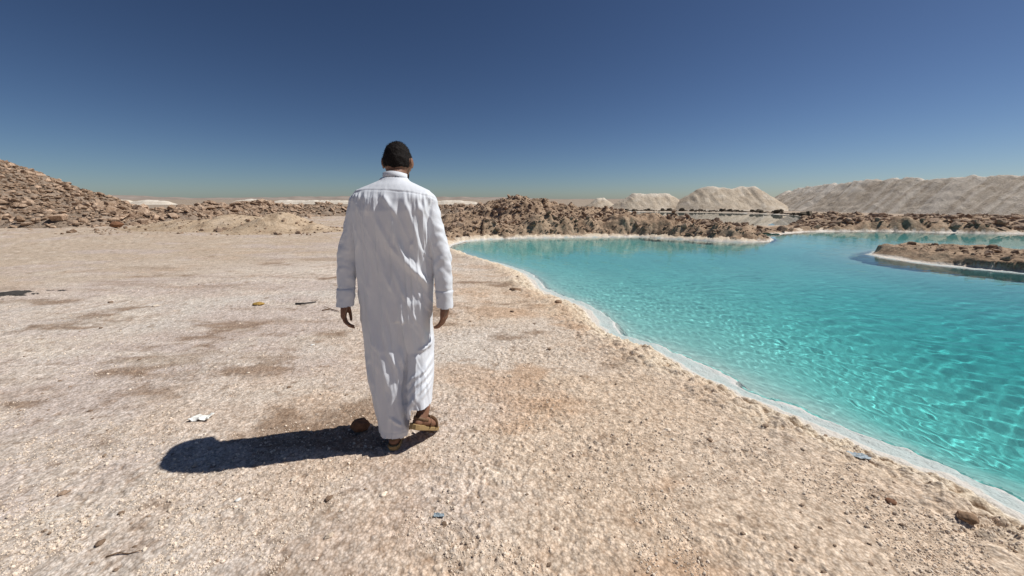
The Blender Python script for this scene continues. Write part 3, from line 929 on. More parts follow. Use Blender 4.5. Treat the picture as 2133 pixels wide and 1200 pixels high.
def normals(v, f):
    n = np.cross(v[f[:, 2]] - v[f[:, 0]], v[f[:, 3]] - v[f[:, 1]])
    N = np.zeros_like(v)
    for k in range(4):
        for c in range(3): N[:, c] += np.bincount(f[:, k], n[:, c], len(v))
    return N / (np.linalg.norm(N, axis=1)[:, None] + 1e-12)

person = thing('person', 'man in a long white robe and tan sandals walking away along the shore', 'person', tuple(O))

# --- skeleton (metres, scene coordinates)
GZL = gz(-0.70, 2.1)
HC = np.array((-0.663, 2.335, 1.672))                       # middle of the skull
HROT = Matrix.Rotation(R(-1), 3, 'Z') @ Matrix.Rotation(R(-14), 3, 'X')
def hp(x, y, z): return HC + np.array(HROT @ Vector((x, y, z)))
SHL, SHR = np.array((-0.852, 2.225, 1.425)), np.array((-0.488, 2.225, 1.425))
ELL, ELR = np.array((-0.950, 2.205, 1.14)), np.array((-0.405, 2.195, 1.14))
WRL, WRR = np.array((-0.965, 2.150, 0.885)), np.array((-0.393, 2.165, 0.870))
HIPL, HIPR = np.array((-0.735, 2.21, 0.93)), np.array((-0.60, 2.215, 0.93))
KNL, KNR = np.array((-0.735, 2.20, 0.50)), np.array((-0.585, 2.345, 0.535))
ANL, ANR = np.array((-0.712, 2.085, 0.098 + GZL)), np.array((-0.545, 2.115, 0.190))
ML = Matrix.Rotation(R(4), 3, 'Z')
MR = Matrix.Rotation(R(-22), 3, 'Z') @ Matrix.Rotation(R(-31), 3, 'X')
def fl(x, y, z): return ANL + np.array(ML @ Vector((x, y, z - 0.098)))
def fr(x, y, z): return ANR + np.array(MR @ Vector((x, y, z - 0.098)))

def hand(wr, fore, side, curl):
    """Palm, four unequal bent fingers and a thumb; fore: direction of the forearm; side +1 for the right hand."""
    d = np.array(fore, float); d /= np.linalg.norm(d)
    out = np.array((side * 1.0, -0.25, 0.0)); out -= d * out.dot(d); out /= np.linalg.norm(out)    # back of the hand
    w = np.cross(d, out) * side; w /= np.linalg.norm(w)                                            # towards the little finger or thumb
    if w[1] < 0: w = -w                                                                           # thumb side points forward
    p = lambda a, b, c: wr + d * a + w * b + out * c
    L = chain([p(-0.03, 0, 0), p(0.01, 0, 0)], [0.027, 0.026])
    for b in (-0.027, -0.009, 0.009, 0.027):
        L += chain([p(0.01, b * 0.7, 0), p(0.05, b, 0.002), p(0.088, b * 1.12, 0)], [0.0165, 0.0155, 0.0115])
    lens = {-0.031: (0.033, 0.021, 0.018), -0.0105: (0.041, 0.026, 0.020), 0.0105: (0.045, 0.028, 0.021), 0.031: (0.040, 0.024, 0.020)}
    for b, seg in lens.items():
        pts = [p(0.086, b, 0)]; a = 0.0
        for s_, c_ in zip(seg, curl):
            a += c_
            pts.append(pts[-1] + s_ * (d * math.cos(a) - out * math.sin(a)) + w * (b * 0.06))
        r = 0.0082 if abs(b) < 0.02 else 0.0076
        L += chain(pts, [r * 1.08, r, r * 0.92, r * 0.8])
    t0 = p(0.018, 0.022, -0.008)
    t1 = t0 + d * 0.034 + w * 0.024 - out * 0.012
    t2 = t1 + d * 0.033 + w * 0.004 - out * 0.010
    t3 = t2 + d * 0.024 - w * 0.004 - out * 0.006
    L += chain([t0, t1, t2, t3], [0.015, 0.0115, 0.0095, 0.008])
    return L

def foot(F):
    L = chain([F(0, 0.0, 0.13), F(0, 0.0, 0.095), F(0, -0.02, 0.055)], [0.036, 0.038, 0.034])
    L += [ellip(F(0, -0.032, 0.045), (0.031, 0.034, 0.028))]
    for b, r in ((-0.022, 0.024), (0.0, 0.026), (0.022, 0.026)):
        L += chain([F(b * 0.5, -0.005, 0.055), F(b, 0.06, 0.05), F(b * 1.2, 0.125, 0.036)], [0.03, r, r * 0.68])
    sgn = -1 if F is fr else 1
    for k, (b, y1, r) in enumerate(((0.030, 0.178, 0.0125), (0.012, 0.182, 0.0095), (-0.004, 0.176, 0.009), (-0.019, 0.167, 0.0085), (-0.033, 0.156, 0.008))):
        b *= sgn
        L += chain([F(b, 0.12, 0.034), F(b * 1.05, y1, 0.030)], [r * 1.2, r])
    return L

body_parts = []
body_parts += [ellip(HC, (0.075, 0.097, 0.108), np.array(HROT)), ellip(hp(0, 0.018, -0.062), (0.058, 0.070, 0.062), np.array(HROT)),
               ellip(hp(0, 0.052, -0.098), (0.036, 0.036, 0.022), np.array(HROT)), ellip(hp(0, 0.075, 0.022), (0.052, 0.022, 0.018), np.array(HROT)),
               ellip(hp(0, 0.088, -0.066), (0.024, 0.012, 0.007), np.array(HROT)), ellip(hp(0, 0.086, -0.078), (0.021, 0.012, 0.007), np.array(HROT)),
               ellip(hp(0.042, 0.062, -0.02), (0.020, 0.020, 0.020), np.array(HROT)), ellip(hp(-0.042, 0.062, -0.02), (0.020, 0.020, 0.020), np.array(HROT))]
body_parts += chain([hp(0, 0.090, 0.012), hp(0, 0.108, -0.030), hp(0, 0.100, -0.042)], [0.009, 0.013, 0.012])
for s_ in (-1, 1):
    body_parts += [ellip(hp(0.015 * s_, 0.094, -0.038), (0.009, 0.010, 0.008))]
    E_ = np.array(HROT @ Matrix.Rotation(R(-28 * s_), 3, 'Z'))
    body_parts += [ellip(hp(0.081 * s_, -0.006, -0.012), (0.0065, 0.020, 0.032), E_), ellip(hp(0.086 * s_, -0.016, -0.004), (0.005, 0.010, 0.024), E_)]
body_parts += chain([np.array((-0.668, 2.225, 1.43)), hp(0, -0.045, -0.12), hp(0, -0.01, -0.05)], [0.066, 0.056, 0.060])
body_parts += [loft([(-0.67, 2.23, 0.86, .12, .09), (-0.67, 2.225, 1.0, .15, .10), (-0.67, 2.22, 1.12, .145, .095), (-0.67, 2.225, 1.3, .165, .105), (-0.67, 2.23, 1.42, .14, .075), (-0.668, 2.23, 1.46, .08, .06)])]
for sh, el, wr in ((SHL, ELL, WRL), (SHR, ELR, WRR)):
    body_parts += chain([np.array((-0.67, 2.23, 1.42)), sh, el, wr], [0.055, 0.045, 0.042, 0.027])
body_parts += hand(WRL, WRL - ELL + np.array((-0.012, -0.01, 0)), -1, (0.42, 0.5, 0.4))
body_parts += hand(WRR, WRR - ELR + np.array((-0.03, -0.0, 0)), 1, (0.35, 0.4, 0.35))
for hpj, kn, an in ((HIPL, KNL, ANL), (HIPR, KNR, ANR)):
    cf = kn * 0.68 + an * 0.32 + np.array((0, -0.025, 0))
    body_parts += chain([hpj, kn, cf, an * 0.9 + kn * 0.1, an], [0.075, 0.055, 0.053, 0.036, 0.037])
body_parts += foot(fl) + foot(fr)
bv, bf = fuse(body_parts, 0.0045, 2)
body = mesh_np('body', bv - O, bf, M_SKIN)
link('body', body, person)

# eyes
for s_ in (-1, 1):
    v, t = ellip(hp(0.031 * s_, 0.083, 0.0), (0.0115, 0.0115, 0.0105))
    link('eye', mesh_np('eye', v - O, t, M_EYE), person)

# --- hair: a close cap over the skull with a ragged hairline, short tufts, and a trimmed beard
def hair_shell():
    v, t = ellip((0, 0, 0), (1, 1, 1), None, 90, 60)
    p = v * np.array((0.0795, 0.1015, 0.112))
    n = 0.004 * vn3(p[:, 0] * 45, p[:, 1] * 45, p[:, 2] * 45, 1) + 0.003 * vn3(p[:, 0] * 110, p[:, 1] * 110, p[:, 2] * 110, 2)
    nape = -0.064 + 0.006 * vn3(p[:, 0] * 90, p[:, 1] * 0 + 1.3, p[:, 2] * 0 + .4, 3) + 0.02 * np.abs(p[:, 0]) / 0.08
    hl = np.where(p[:, 1] > 0.0, nape + (0.052 - nape) * sst(0.005, 0.055, p[:, 1]), nape)
    near_ear = (np.abs(p[:, 0]) > 0.06) & (np.abs(p[:, 1] + 0.004) < 0.020) & (p[:, 2] < 0.012)
    w = sst(-0.006, 0.010, p[:, 2] - hl) * (1 - 0.75 * near_ear)
    k = 0.90 + (0.10 + n / 0.1) * w
    p = p * k[:, None]
    return p, t, w
hpv, hpt, hw_ = hair_shell()
V = [hpv]; T = [hpt]; off = len(hpv)
rg = np.random.default_rng(9)
pick = rg.choice(np.where(hw_ > 0.8)[0], 5200)
base = hpv[pick] + rg.normal(0, 0.0022, (len(pick), 3))
nrm = base / np.array((0.0795, 0.1015, 0.112)) ** 2; nrm /= np.linalg.norm(nrm, axis=1)[:, None]
dirn = nrm * 0.55 + np.array((0, -0.1, -0.6)) + rg.normal(0, 0.35, nrm.shape)
dirn /= np.linalg.norm(dirn, axis=1)[:, None]
sd_ = np.cross(dirn, nrm); sd_ /= np.linalg.norm(sd_, axis=1)[:, None] + 1e-9
ln = rg.uniform(0.004, 0.008, (len(pick), 1))
tri = np.stack([base - sd_ * 0.0007, base + sd_ * 0.0007, base + dirn * ln], 1).reshape(-1, 3)
V.append(tri); T.append(np.arange(len(tri)).reshape(-1, 3) + off)
hv = np.concatenate(V) @ np.array(HROT).T + HC
hair_o = link('hair', mesh_np('hair', hv - O, np.concatenate(T), M_HAIR), person)
def beard():
    v, t = ellip((0, 0, 0), (1, 1, 1), None, 60, 40)
    p = v * np.array((0.0565, 0.074, 0.062))
    front = sst(-0.012, 0.012, p[:, 1] + 0.01) * (1 - sst(0.004, 0.02, p[:, 2] + 0.022 * (p[:, 1] > 0.045)))
    mouth = np.exp(-((p[:, 0] / 0.026) ** 2 + ((p[:, 2] + 0.010) / 0.010) ** 2)) * (p[:, 1] > 0.03)
    n = 0.02 * vn3(p[:, 0] * 150, p[:, 1] * 150, p[:, 2] * 150, 5)
    k = 0.88 + (0.16 + n) * front * (1 - mouth)
    return (p * k[:, None] + np.array((0, 0.020, -0.064))) @ np.array(HROT).T + HC, t
v, t = beard()
link('beard', mesh_np('beard', v - O, t, M_HAIR), person)

# --- robe: torso, sleeves, the column round the standing leg and the lifted calf, fused into one cloth surface and then folded
SP_ = 2.25
def br(z, xl, xr, yb, yf): return (0.5 * (xl + xr), 0.5 * (yb + yf), z, 0.5 * (xr - xl), 0.5 * (yf - yb))   # ring by its left, right, back and front
robe_parts = [loft([br(1.585, -.728, -.598, 2.186, 2.328), br(1.560, -.748, -.578, 2.165, 2.32), br(1.538, -.800, -.528, 2.140, 2.325), br(1.508, -.872, -.462, 2.112, 2.33), br(1.465, -.900, -.438, 2.090, 2.34), br(1.40, -.906, -.434, 2.074, 2.35),
                    br(1.30, -.904, -.436, 2.074, 2.355), br(1.15, -.896, -.452, 2.082, 2.35), br(1.0, -.894, -.462, 2.080, 2.35), br(0.88, -.898, -.474, 2.074, 2.355), br(0.78, -.894, -.484, 2.074, 2.36)], 56, SP_),
              # column round the standing leg
              loft([br(1.06, -.83, -.60, 2.16, 2.30), br(0.97, -.875, -.55, 2.10, 2.335), br(0.88, -.896, -.54, 2.078, 2.35), br(0.70, -.888, -.575, 2.066, 2.34), br(0.50, -.864, -.598, 2.055, 2.31), br(0.30, -.840, -.606, 2.038, 2.27), br(0.08, -.814, -.606, 2.020, 2.245), br(0.0, -.812, -.606, 2.016, 2.245)], 44, 2.15),
              # lifted thigh and calf
              loft([br(1.06, -.70, -.53, 2.16, 2.30), br(0.97, -.72, -.495, 2.10, 2.34), br(0.88, -.72, -.480, 2.080, 2.365), br(0.70, -.68, -.492, 2.090, 2.40), br(0.58, -.665, -.492, 2.098, 2.41), br(0.45, -.648, -.490, 2.070, 2.33), br(0.30, -.640, -.488, 2.022, 2.235), br(0.20, -.638, -.486, 1.995, 2.21)], 44, 2.1),
              # cloth between the legs, in front
              loft([(-0.66, 2.28, 0.85, .15, .08), (-0.65, 2.27, 0.5, .11, .075), (-0.655, 2.235, 0.15, .085, .06), (-0.66, 2.225, 0.0, .08, .055)], 36, 2.0)]
for sh, el, wr, s_ in ((SHL, ELL, WRL, -1), (SHR, ELR, WRR, 1)):
    fo = (wr - el) / np.linalg.norm(wr - el)
    robe_parts += chain([np.array((-0.67 + s_ * 0.10, 2.222, 1.445)), sh + np.array((-s_ * 0.010, 0, 0.008)), el * 0.5 + sh * 0.5 + np.array((-s_ * 0.006, 0, 0)), el], [0.078, 0.079, 0.067, 0.057], n=32, m=6)
    robe_parts += chain([el, el * 0.45 + wr * 0.55, wr, wr + fo * 0.09], [0.057, 0.051, 0.046, 0.046], n=32, m=6)
rv, rf_ = fuse(robe_parts, 0.0052, 10, 0.5)
N0 = normals(rv, rf_)

ZP = lambda x, y: (660 + x / 3.159, 260 + y / 3.158)      # coordinates noted in two enlargements of the back
ZQ = lambda x, y: (660 + x / 3.159, 580 + y / 3.158)
def fold(pix, zf, amp, wl, wr_, Y=2.07):
    return ([tuple(Q(*zf(*p), Y)[[0, 2]]) for p in pix], amp, wl, wr_)
FOLDS = [
    fold([(330, 500), (400, 650), (480, 800), (570, 910), (650, 1000), (715, 1085)], ZP, .0085, .028, .011), fold([(440, 438), (470, 560), (500, 700), (560, 850), (640, 975), (708, 1060)], ZP, .0080, .022, .010),
    fold([(555, 445), (605, 600), (650, 760), (695, 940)], ZP, .0080, .020, .009), fold([(630, 450), (680, 600), (712, 800), (722, 900)], ZP, .0065, .016, .009),
    fold([(300, 560), (340, 760), (400, 950), (470, 1130)], ZP, .0065, .028, .013), fold([(250, 520), (268, 760), (305, 1000), (335, 1190)], ZP, .0060, .026, .013),
    fold([(385, 790), (435, 970), (520, 1140)], ZP, .0075, .020, .010), fold([(515, 760), (580, 895), (665, 1015)], ZP, .0070, .018, .009),
    fold([(208, 465), (225, 700), (245, 950), (262, 1150)], ZP, .0050, .020, .012), fold([(490, 940), (548, 1070), (600, 1185)], ZP, .0075, .018, .010),
    fold([(595, 860), (650, 960), (708, 1090)], ZP, .0075, .016, .009), fold([(430, 470), (470, 520), (512, 590)], ZP, .0065, .016, .009),
    fold([(418, 130), (440, 300), (480, 480), (560, 680)], ZQ, .010, .024, .010), fold([(555, 90), (552, 250), (575, 400), (572, 520)], ZQ, .010, .014, .010),
    fold([(310, 140), (370, 350), (400, 600), (415, 900)], ZQ, .008, .024, .014), fold([(690, 0), (732, 300), (738, 400)], ZQ, .007, .016, .010),
    fold([(330, 560), (370, 760), (390, 960)], ZQ, .005, .018, .012), fold([(460, 520), (505, 760), (480, 1000)], ZQ, .008, .030, .014), fold([(500, 890), (565, 950)], ZQ, .009, .014, .008),
    fold([(470, 1010), (465, 1090)], ZQ, .008, .014, .008), fold([(655, 130), (672, 260), (690, 430)], ZQ, .006, .022, .012),
    fold([(578, 560), (575, 760), (600, 960)], ZQ, -.018, .012, .012),
    fold([(578, 740), (620, 680), (680, 640), (740, 560)], ZQ, .010, .014, .014, 2.03), fold([(588, 800), (640, 720), (738, 640)], ZQ, .010, .012, .012, 2.03), fold([(596, 870), (650, 770), (735, 700)], ZQ, .009, .012, .012, 2.03),
    fold([(610, 900), (625, 830), (660, 770)], ZQ, .008, .010, .010, 2.03), fold([(655, 500), (700, 480), (735, 430)], ZQ, .009, .012, .012, 2.06), fold([(680, 800), (725, 740)], ZQ, .006, .010, .010, 2.03),
]
_r = random.Random(12)
for k in range(16):
    x0_, y0_ = _r.uniform(300, 560), _r.uniform(120, 800)
    L_ = _r.uniform(120, 320)
    FOLDS.append(fold([(x0_, y0_), (x0_ + L_ * 0.10, y0_ + L_ * 0.5), (x0_ + L_ * 0.24, y0_ + L_)], ZQ, _r.uniform(.003, .007), _r.uniform(.014, .024), .009))
rp = random.Random(4)
for x0 in list(range(205, 440, 17)) + list(range(590, 745, 17)):       # gathers under the yoke
    L_ = rp.uniform(40, 150)
    FOLDS.append(fold([(x0 + rp.uniform(-4, 4), 432 + (abs(x0 - 450) / 300) ** 2 * 30), (x0 + rp.uniform(-3, 10) + L_ * 0.08, 440 + L_)], ZP, rp.uniform(.003, .007), .008, .005))
backw = sst(0.15, -0.35, N0[:, 1])
disp = np.zeros(len(rv))
on_torso = sst(0.02, 0.05, np.minimum(rv[:, 0] + 0.905, -0.435 - rv[:, 0]))
for pts, amp, wl, wr_ in FOLDS:
    pz = np.array(pts)
    sel = np.where((rv[:, 0] > pz[:, 0].min() - .07) & (rv[:, 0] < pz[:, 0].max() + .07) & (rv[:, 2] > pz[:, 1].min() - .07) & (rv[:, 2] < pz[:, 1].max() + .07) & (backw > 0))[0]
    X, Z = rv[sel, 0], rv[sel, 2]
    best = np.full(len(sel), 9.0); sg = np.zeros(len(sel)); par = np.zeros(len(sel))
    n_ = len(pz) - 1
    for i in range(n_):
        a_, b_ = pz[i], pz[i + 1]; e = b_ - a_
        tt = ((X - a_[0]) * e[0] + (Z - a_[1]) * e[1]) / (e @ e); tc = np.clip(tt, 0, 1)
        dx, dz = X - a_[0] - tc * e[0], Z - a_[1] - tc * e[1]
        d = np.hypot(dx, dz); m_ = d < best
        best = np.where(m_, d, best)
        sg = np.where(m_, np.sign(dx * -e[1] + dz * e[0]) * np.sign(-e[1] if e[1] != 0 else 1), sg)
        par = np.where(m_, (i + tc) / n_, par)
    w_ = np.where(sg > 0, np.clip(wr_ * 1.25, 0.0075, 0.014) if amp > 0 else wr_, wl * 0.75)
    disp[sel] += (1.45 * amp) * np.exp(-(best / w_) ** 2) * np.sin(np.clip(par * 0.92 + 0.04, 0, 1) * math.pi) ** 0.6 * backw[sel]
# soft wrinkles everywhere: long ones down the robe, crosswise ones at the elbows
x, y, z = rv.T
long_ = vn3(x * 26, y * 20, z * 2.2, 5) * (0.0035 + 0.0035 * sst(1.1, 0.8, z)) + vn3(x * 60, y * 60, z * 9, 6) * 0.0016
sleeve = np.maximum(sst(-0.885, -0.915, x), sst(-0.455, -0.425, x))
sl_w = (vn3(x * 12 + z * 16, y * 30, z * 22 - x * 18, 7) * 0.006 + vn3(x * 30, y * 40 + z * 22, z * 34, 8) * 0.003) * sst(0.85, 0.93, z) * sst(1.48, 1.34, z)
hemw = sst(0.75, 0.2, z) * vn3(x * 18, y * 18, z * 2.0, 9) * 0.006
q1 = x * 0.93 + z * 0.36; q2 = z * 0.93 - x * 0.36
rid = 1 - np.abs(vn3(q1 * 21, y * 6, q2 * 3.0, 15)); rid2 = 1 - np.abs(vn3(x * 40, y * 8, z * 4.5, 16))
disp += backw * (1 - sleeve) * (0.0035 * sst(0.76, 1.0, rid) ** 1.5 + 0.006 * sst(0.7, 1.0, rid2)) * sst(1.50, 1.40, z)
disp += backw * 0.0006 * vn3(x * 95 + z * 20, y * 30, z * 38 - x * 30, 19)
disp += long_ * (1 - sleeve) * sst(1.56, 1.45, z) + sl_w * sleeve + hemw * (1 - sleeve)
# yoke seam across the back, armhole seams, cuffs and hem stitching
yk = [tuple(Q(*ZP(*p), 2.1)[[0, 2]]) for p in ((150, 470), (200, 442), (300, 424), (470, 426), (600, 440), (700, 462), (770, 490))]
dy_ = line_d(x, z, yk)
zy = np.interp(x, [p[0] for p in yk], [p[1] for p in yk])
disp += backw * (0.0015 * sst(-0.004, 0.004, z - zy) * sst(0.09, 0.03, z - zy) - 0.002 * np.exp(-((z - zy + 0.004) / 0.004) ** 2))
for zf, pts in ((ZP, ((745, 500), (728, 640), (722, 760), (738, 880))), (ZP, ((188, 450), (205, 600), (222, 740), (240, 860)))):
    s_ = [tuple(Q(*zf(*p), 2.12)[[0, 2]]) for p in pts]
    disp += backw * -0.006 * np.exp(-(line_d(x, z, s_) / 0.006) ** 2)
for wr in (WRL, WRR):
    dc = wr[2] + 0.075 - z
    m_ = (np.hypot(x - wr[0], y - wr[1]) < 0.12) & ((x < -0.893) | (x > -0.447)) & (z > wr[2] - 0.1)
    disp += m_ * (0.004 * sst(-0.003, 0.003, dc) - 0.0025 * np.exp(-((dc + 0.004) / 0.004) ** 2))
disp += -0.0025 * np.exp(-((z - (0.115 + GZL)) / 0.004) ** 2) * (x < -0.63)
rv = rv + N0 * disp[:, None]
N1 = normals(rv, rf_)
# cut the cloth off at the hem, the lifted hem, the cuffs and the neck
fc = rv[rf_].mean(1)
ripple = 0.006 * fbm(fc[:, 0] / 0.06, fc[:, 1] / 0.06, 2, 77)
hem = 0.078 + GZL + 0.10 * np.maximum(fc[:, 1] - 2.15, 0)
hem = hem + (0.265 - hem) * sst(-0.640, -0.600, fc[:, 0] + 0.2 * (fc[:, 1] - 2.1))
cutm = fc[:, 2] < hem + ripple
arm = (fc[:, 0] < -0.893) | (fc[:, 0] > -0.447)
for wr in (WRL, WRR):
    cutm |= (np.hypot(fc[:, 0] - wr[0], fc[:, 1] - wr[1]) < 0.10) & (fc[:, 2] < wr[2] - 0.022) & (fc[:, 2] > wr[2] - 0.25) & arm
cutm |= (fc[:, 2] > 1.578)
link('robe', mesh_np('robe', rv - O, rf_[~cutm], M_CLOTH), person)

# --- band collar
def band(ctr, rx, ry, h, th, tilt, n=48):
    a = np.arange(n) * 2 * math.pi / n
    V = []
    for rr, zz in ((0, 0), (0, h), (-th, h + 0.001), (-th, 0)):
        V.append(np.stack([(rx + rr) * np.cos(a), (ry + rr) * np.sin(a), np.full(n, zz) + 0.0015 * np.sin(3 * a)], 1))
    V = np.concatenate(V)
    V = V @ np.array(Matrix.Rotation(tilt, 3, 'X')).T + ctr
    Fq = []
    for i in range(4):
        for j in range(n):
            Fq.append((i * n + j, i * n + (j + 1) % n, ((i + 1) % 4) * n + (j + 1) % n, ((i + 1) % 4) * n + j))
    return V, np.array(Fq)
v, f = band(np.array((-0.662, 2.256, 1.560)), 0.0665, 0.073, 0.040, 0.004, R(-9))
link('collar', mesh_np('collar', v - O, f, M_CLOTH), person)
# cuff button
for dx in (0.0,):
    v, t = ellip((-0.425, 2.128, 0.905), (0.0055, 0.003, 0.0055), None, 12, 8)
    link('button', mesh_np('button', v - O, t, M_CLOTH), person)

# --- sandals
def sandal(F, sgn):
    out = np.array([(0, -0.078), (0.022, -0.073), (0.034, -0.052), (0.036, -0.015), (0.035, 0.03), (0.040, 0.08), (0.049, 0.13), (0.047, 0.17), (0.036, 0.20), (0.015, 0.213), (-0.010, 0.207), (-0.034, 0.185),
                    (-0.047, 0.145), (-0.046, 0.09), (-0.037, 0.03), (-0.036, -0.015), (-0.034, -0.052), (-0.022, -0.073)]) * np.array((sgn, 1))
    n = len(out)
    V = []
    for zz, k in ((0.0, 0.95), (0.004, 1.0), (0.019, 1.02), (0.023, 0.99)):
        for (a, b) in out: V.append(F(a * k, 0.065 + (b - 0.065) * k, zz + (0.010 if b < 0.02 else 0.0) * (zz > 0.01)))
    V.append(F(0, 0.06, 0.0)); V.append(F(0, 0.06, 0.024))
    T = []
    for i in range(3):
        for j in range(n):
            a, b, c, d = i * n + j, i * n + (j + 1) % n, (i + 1) * n + (j + 1) % n, (i + 1) * n + j
            T += [(a, b, c), (a, c, d)]
    for j in range(n): T += [(4 * n, (j + 1) % n, j), (4 * n + 1, 3 * n + j, 3 * n + (j + 1) % n)]
    T = np.array(T)
    if sgn < 0: T = T[:, ::-1]
    so_ = link('sandal', mesh_np('sole', np.array(V) - O, T, M_SOLE, False), person)
    def strap(pts, w, th):
        pts = np.array(pts); V, Fq = [], []
        for i, p in enumerate(pts):
            a = pts[max(0, i - 1)]; b = pts[min(len(pts) - 1, i + 1)]
            up = F(0, 0, 1) - F(0, 0, 0); fw = F(0, 1, 0) - F(0, 0, 0)
            d = (b - a) / np.linalg.norm(b - a)
            wv = np.cross(d, F(0, 0.03, 0.06) - p); wv /= np.linalg.norm(wv)
            o_ = np.cross(d, wv); o_ /= np.linalg.norm(o_)
            if o_ @ (p - F(0, 0.03, 0.05)) < 0: o_ = -o_
            V += [p - wv * w, p + wv * w, p + wv * w + o_ * th, p - wv * w + o_ * th]
        for i in range(len(pts) - 1):
            for k in range(4): Fq.append((i * 4 + k, i * 4 + (k + 1) % 4, i * 4 + 4 + (k + 1) % 4, i * 4 + 4 + k))
        return np.array(V), np.array(Fq)
    arcs = []
    ang = np.linspace(-0.12, math.pi + 0.12, 15)
    arcs.append(([F(0.050 * math.cos(t), 0.115, 0.022 + 0.046 * max(0, math.sin(t))) for t in ang], 0.018))
    arcs.append(([F(0.045 * math.cos(t), 0.055 - 0.0 * math.sin(t), 0.022 + 0.066 * max(0, math.sin(t))) for t in ang], 0.011))
    hl = np.linspace(-0.1, math.pi + 0.1, 15)
    arcs.append(([F(0.040 * math.cos(t), 0.012 - 0.072 * math.sin(t), 0.062 + 0.004 * math.sin(t)) for t in hl], 0.009))
    for pts, w in arcs:
        v, f = strap(pts, w, 0.003)
        link('strap', mesh_np('strap', v - O, f, M_STRAP), so_)
sandal(fl, 1)
sandal(fr, -1)

#DETAILS#
# ------------------------------------------------------------------ small things lying about
M_ROCK = mat_plain('red brown rock', (0.20, 0.10, 0.055), 0.85, 0.25, 35, 0.45, 0.8, 0.012)
M_DARK = mat_plain('near black', (0.055, 0.05, 0.045), 0.8, 0.3, 25, 0.4, 0.8, 0.01)
M_CHIP = mat_plain('white salt chip', (0.82, 0.81, 0.76), 0.6, 0.4, 50, 0.08, 0.5, 0.004)
M_YELLOW = mat_plain('yellow brown lump', (0.40, 0.25, 0.07), 0.8, 0.25, 30, 0.35, 0.7, 0.01)
M_BLUE = mat_plain('blue grey plastic', (0.27, 0.33, 0.37), 0.5, 0.4, 25, 0.3, 0.3, 0.004)
M_TWIG = mat_plain('dry twig bark', (0.20, 0.13, 0.08), 0.85, 0.2, 90, 0.4, 0.6, 0.002)
M_LUMP = mat_plain('brown crust lump', (0.27, 0.175, 0.11), 0.9, 0.2, 30, 0.4, 0.9, 0.012)

def ico(sub):
    bm = bmesh.new(); bmesh.ops.create_icosphere(bm, subdivisions=sub, radius=1.0)
    v = np.array([x.co[:] for x in bm.verts]); f = np.array([[x.index for x in p.verts] for p in bm.faces]); bm.free()
    return v, f
ICO3, ICO4 = ico(3), ico(4)

def lump(name, label, cat, px, py, w, d, h, mat, seed, rot=0.0, angular=0.35, sink=0.25, group=None, at=None):
    """An irregular stone or clod: facets cut by random planes, then roughened."""
    v, f = ICO4
    rg_ = np.random.default_rng(seed)
    p = v.copy()
    for k in range(14):
        n = rg_.normal(size=3); n /= np.linalg.norm(n)
        c = rg_.uniform(0.62, 0.95)
        s = p @ n
        p = p - np.outer(np.maximum(s - c, 0) * (0.6 + 0.4 * angular), n)
    p = p * (1 + 0.10 * vn3(p[:, 0] * 2.3, p[:, 1] * 2.3, p[:, 2] * 2.3, seed) + 0.05 * vn3(p[:, 0] * 7, p[:, 1] * 7, p[:, 2] * 7, seed + 1))[:, None]
    p = p / np.abs(p).max(0) * np.array((w / 2, d / 2, h / 2))
    p[:, 2] += h * (0.5 - sink)
    g = P(px, py, 0.0) if at is None else np.array(at)
    m = mesh_np(name, p, f, mat)
    o = link(name, m)
    o.location = (g[0], g[1], gz(g[0], g[1]) if at is None else at[2])
    o.rotation_euler = (0, 0, rot)
    tag(o, label, cat, group)
    return o

def sheet(name, label, cat, px, py, w, d, mat, seed, crumple, rot=0.0, group=None):
    """A torn crumpled scrap with real thickness."""
    n, mm = 22, 14
    a, b = np.meshgrid(np.linspace(-1, 1, n), np.linspace(-1, 1, mm))
    a, b = a.ravel(), b.ravel()
    th = np.arctan2(b, a); rad = 1 + 0.28 * fbm(np.cos(th) * 1.6 + seed, np.sin(th) * 1.6, 3, seed)
    x = a * w / 2 * rad; y = b * d / 2 * rad
    z = crumple * (0.6 + fbm(a * 2.2 + seed, b * 2.2, 3, seed + 3) + 0.5 * np.abs(fbm(a * 4, b * 4 + seed, 2, seed + 4)))
    z = np.maximum(z, 0.002)
    top = np.stack([x, y, z], 1); bot = top - np.array((0, 0, 0.0025))
    i = np.arange(n * mm).reshape(mm, n)
    q = np.stack([i[:-1, :-1], i[:-1, 1:], i[1:, 1:], i[1:, :-1]], -1).reshape(-1, 4)
    edge = np.concatenate([i[0, :], i[1:, -1], i[-1, -2::-1], i[-2:0:-1, 0]])
    e2 = np.roll(edge, -1); N_ = n * mm
    side = np.stack([edge, edge + N_, e2 + N_, e2], 1)
    m = mesh_np(name, np.concatenate([top, bot]), np.concatenate([q, q[:, ::-1] + N_, side]), mat)
    o = link(name, m); g = P(px, py)
    o.location = (g[0], g[1], gz(g[0], g[1]) + 0.003); o.rotation_euler = (0, 0, rot)
    tag(o, label, cat, group)
    return o

def twig(name, label, cat, pix, r, mat, fork=None):
    g = [P(*p) for p in pix]
    pts = [np.array((q_[0], q_[1], gz(q_[0], q_[1]) + r * 0.8 + 0.006 * (k % 2))) for k, q_ in enumerate(g)]
    base = pts[0].copy()
    V, T, off = [], [], 0
    parts = chain(pts, list(np.linspace(r, r * 0.5, len(pts))), n=8, m=2)
    if fork: 
        i, dpx = fork
        e = P(*dpx); parts += chain([pts[i], np.array((e[0], e[1], gz(e[0], e[1]) + r * 1.6))], [r * 0.6, r * 0.35], n=8, m=2)
    for v, t in parts: V.append(v); T.append(t + off); off += len(v)
    o = link(name, mesh_np(name, np.concatenate(V) - base, np.concatenate(T), mat))
    o.location = base
    tag(o, label, cat)

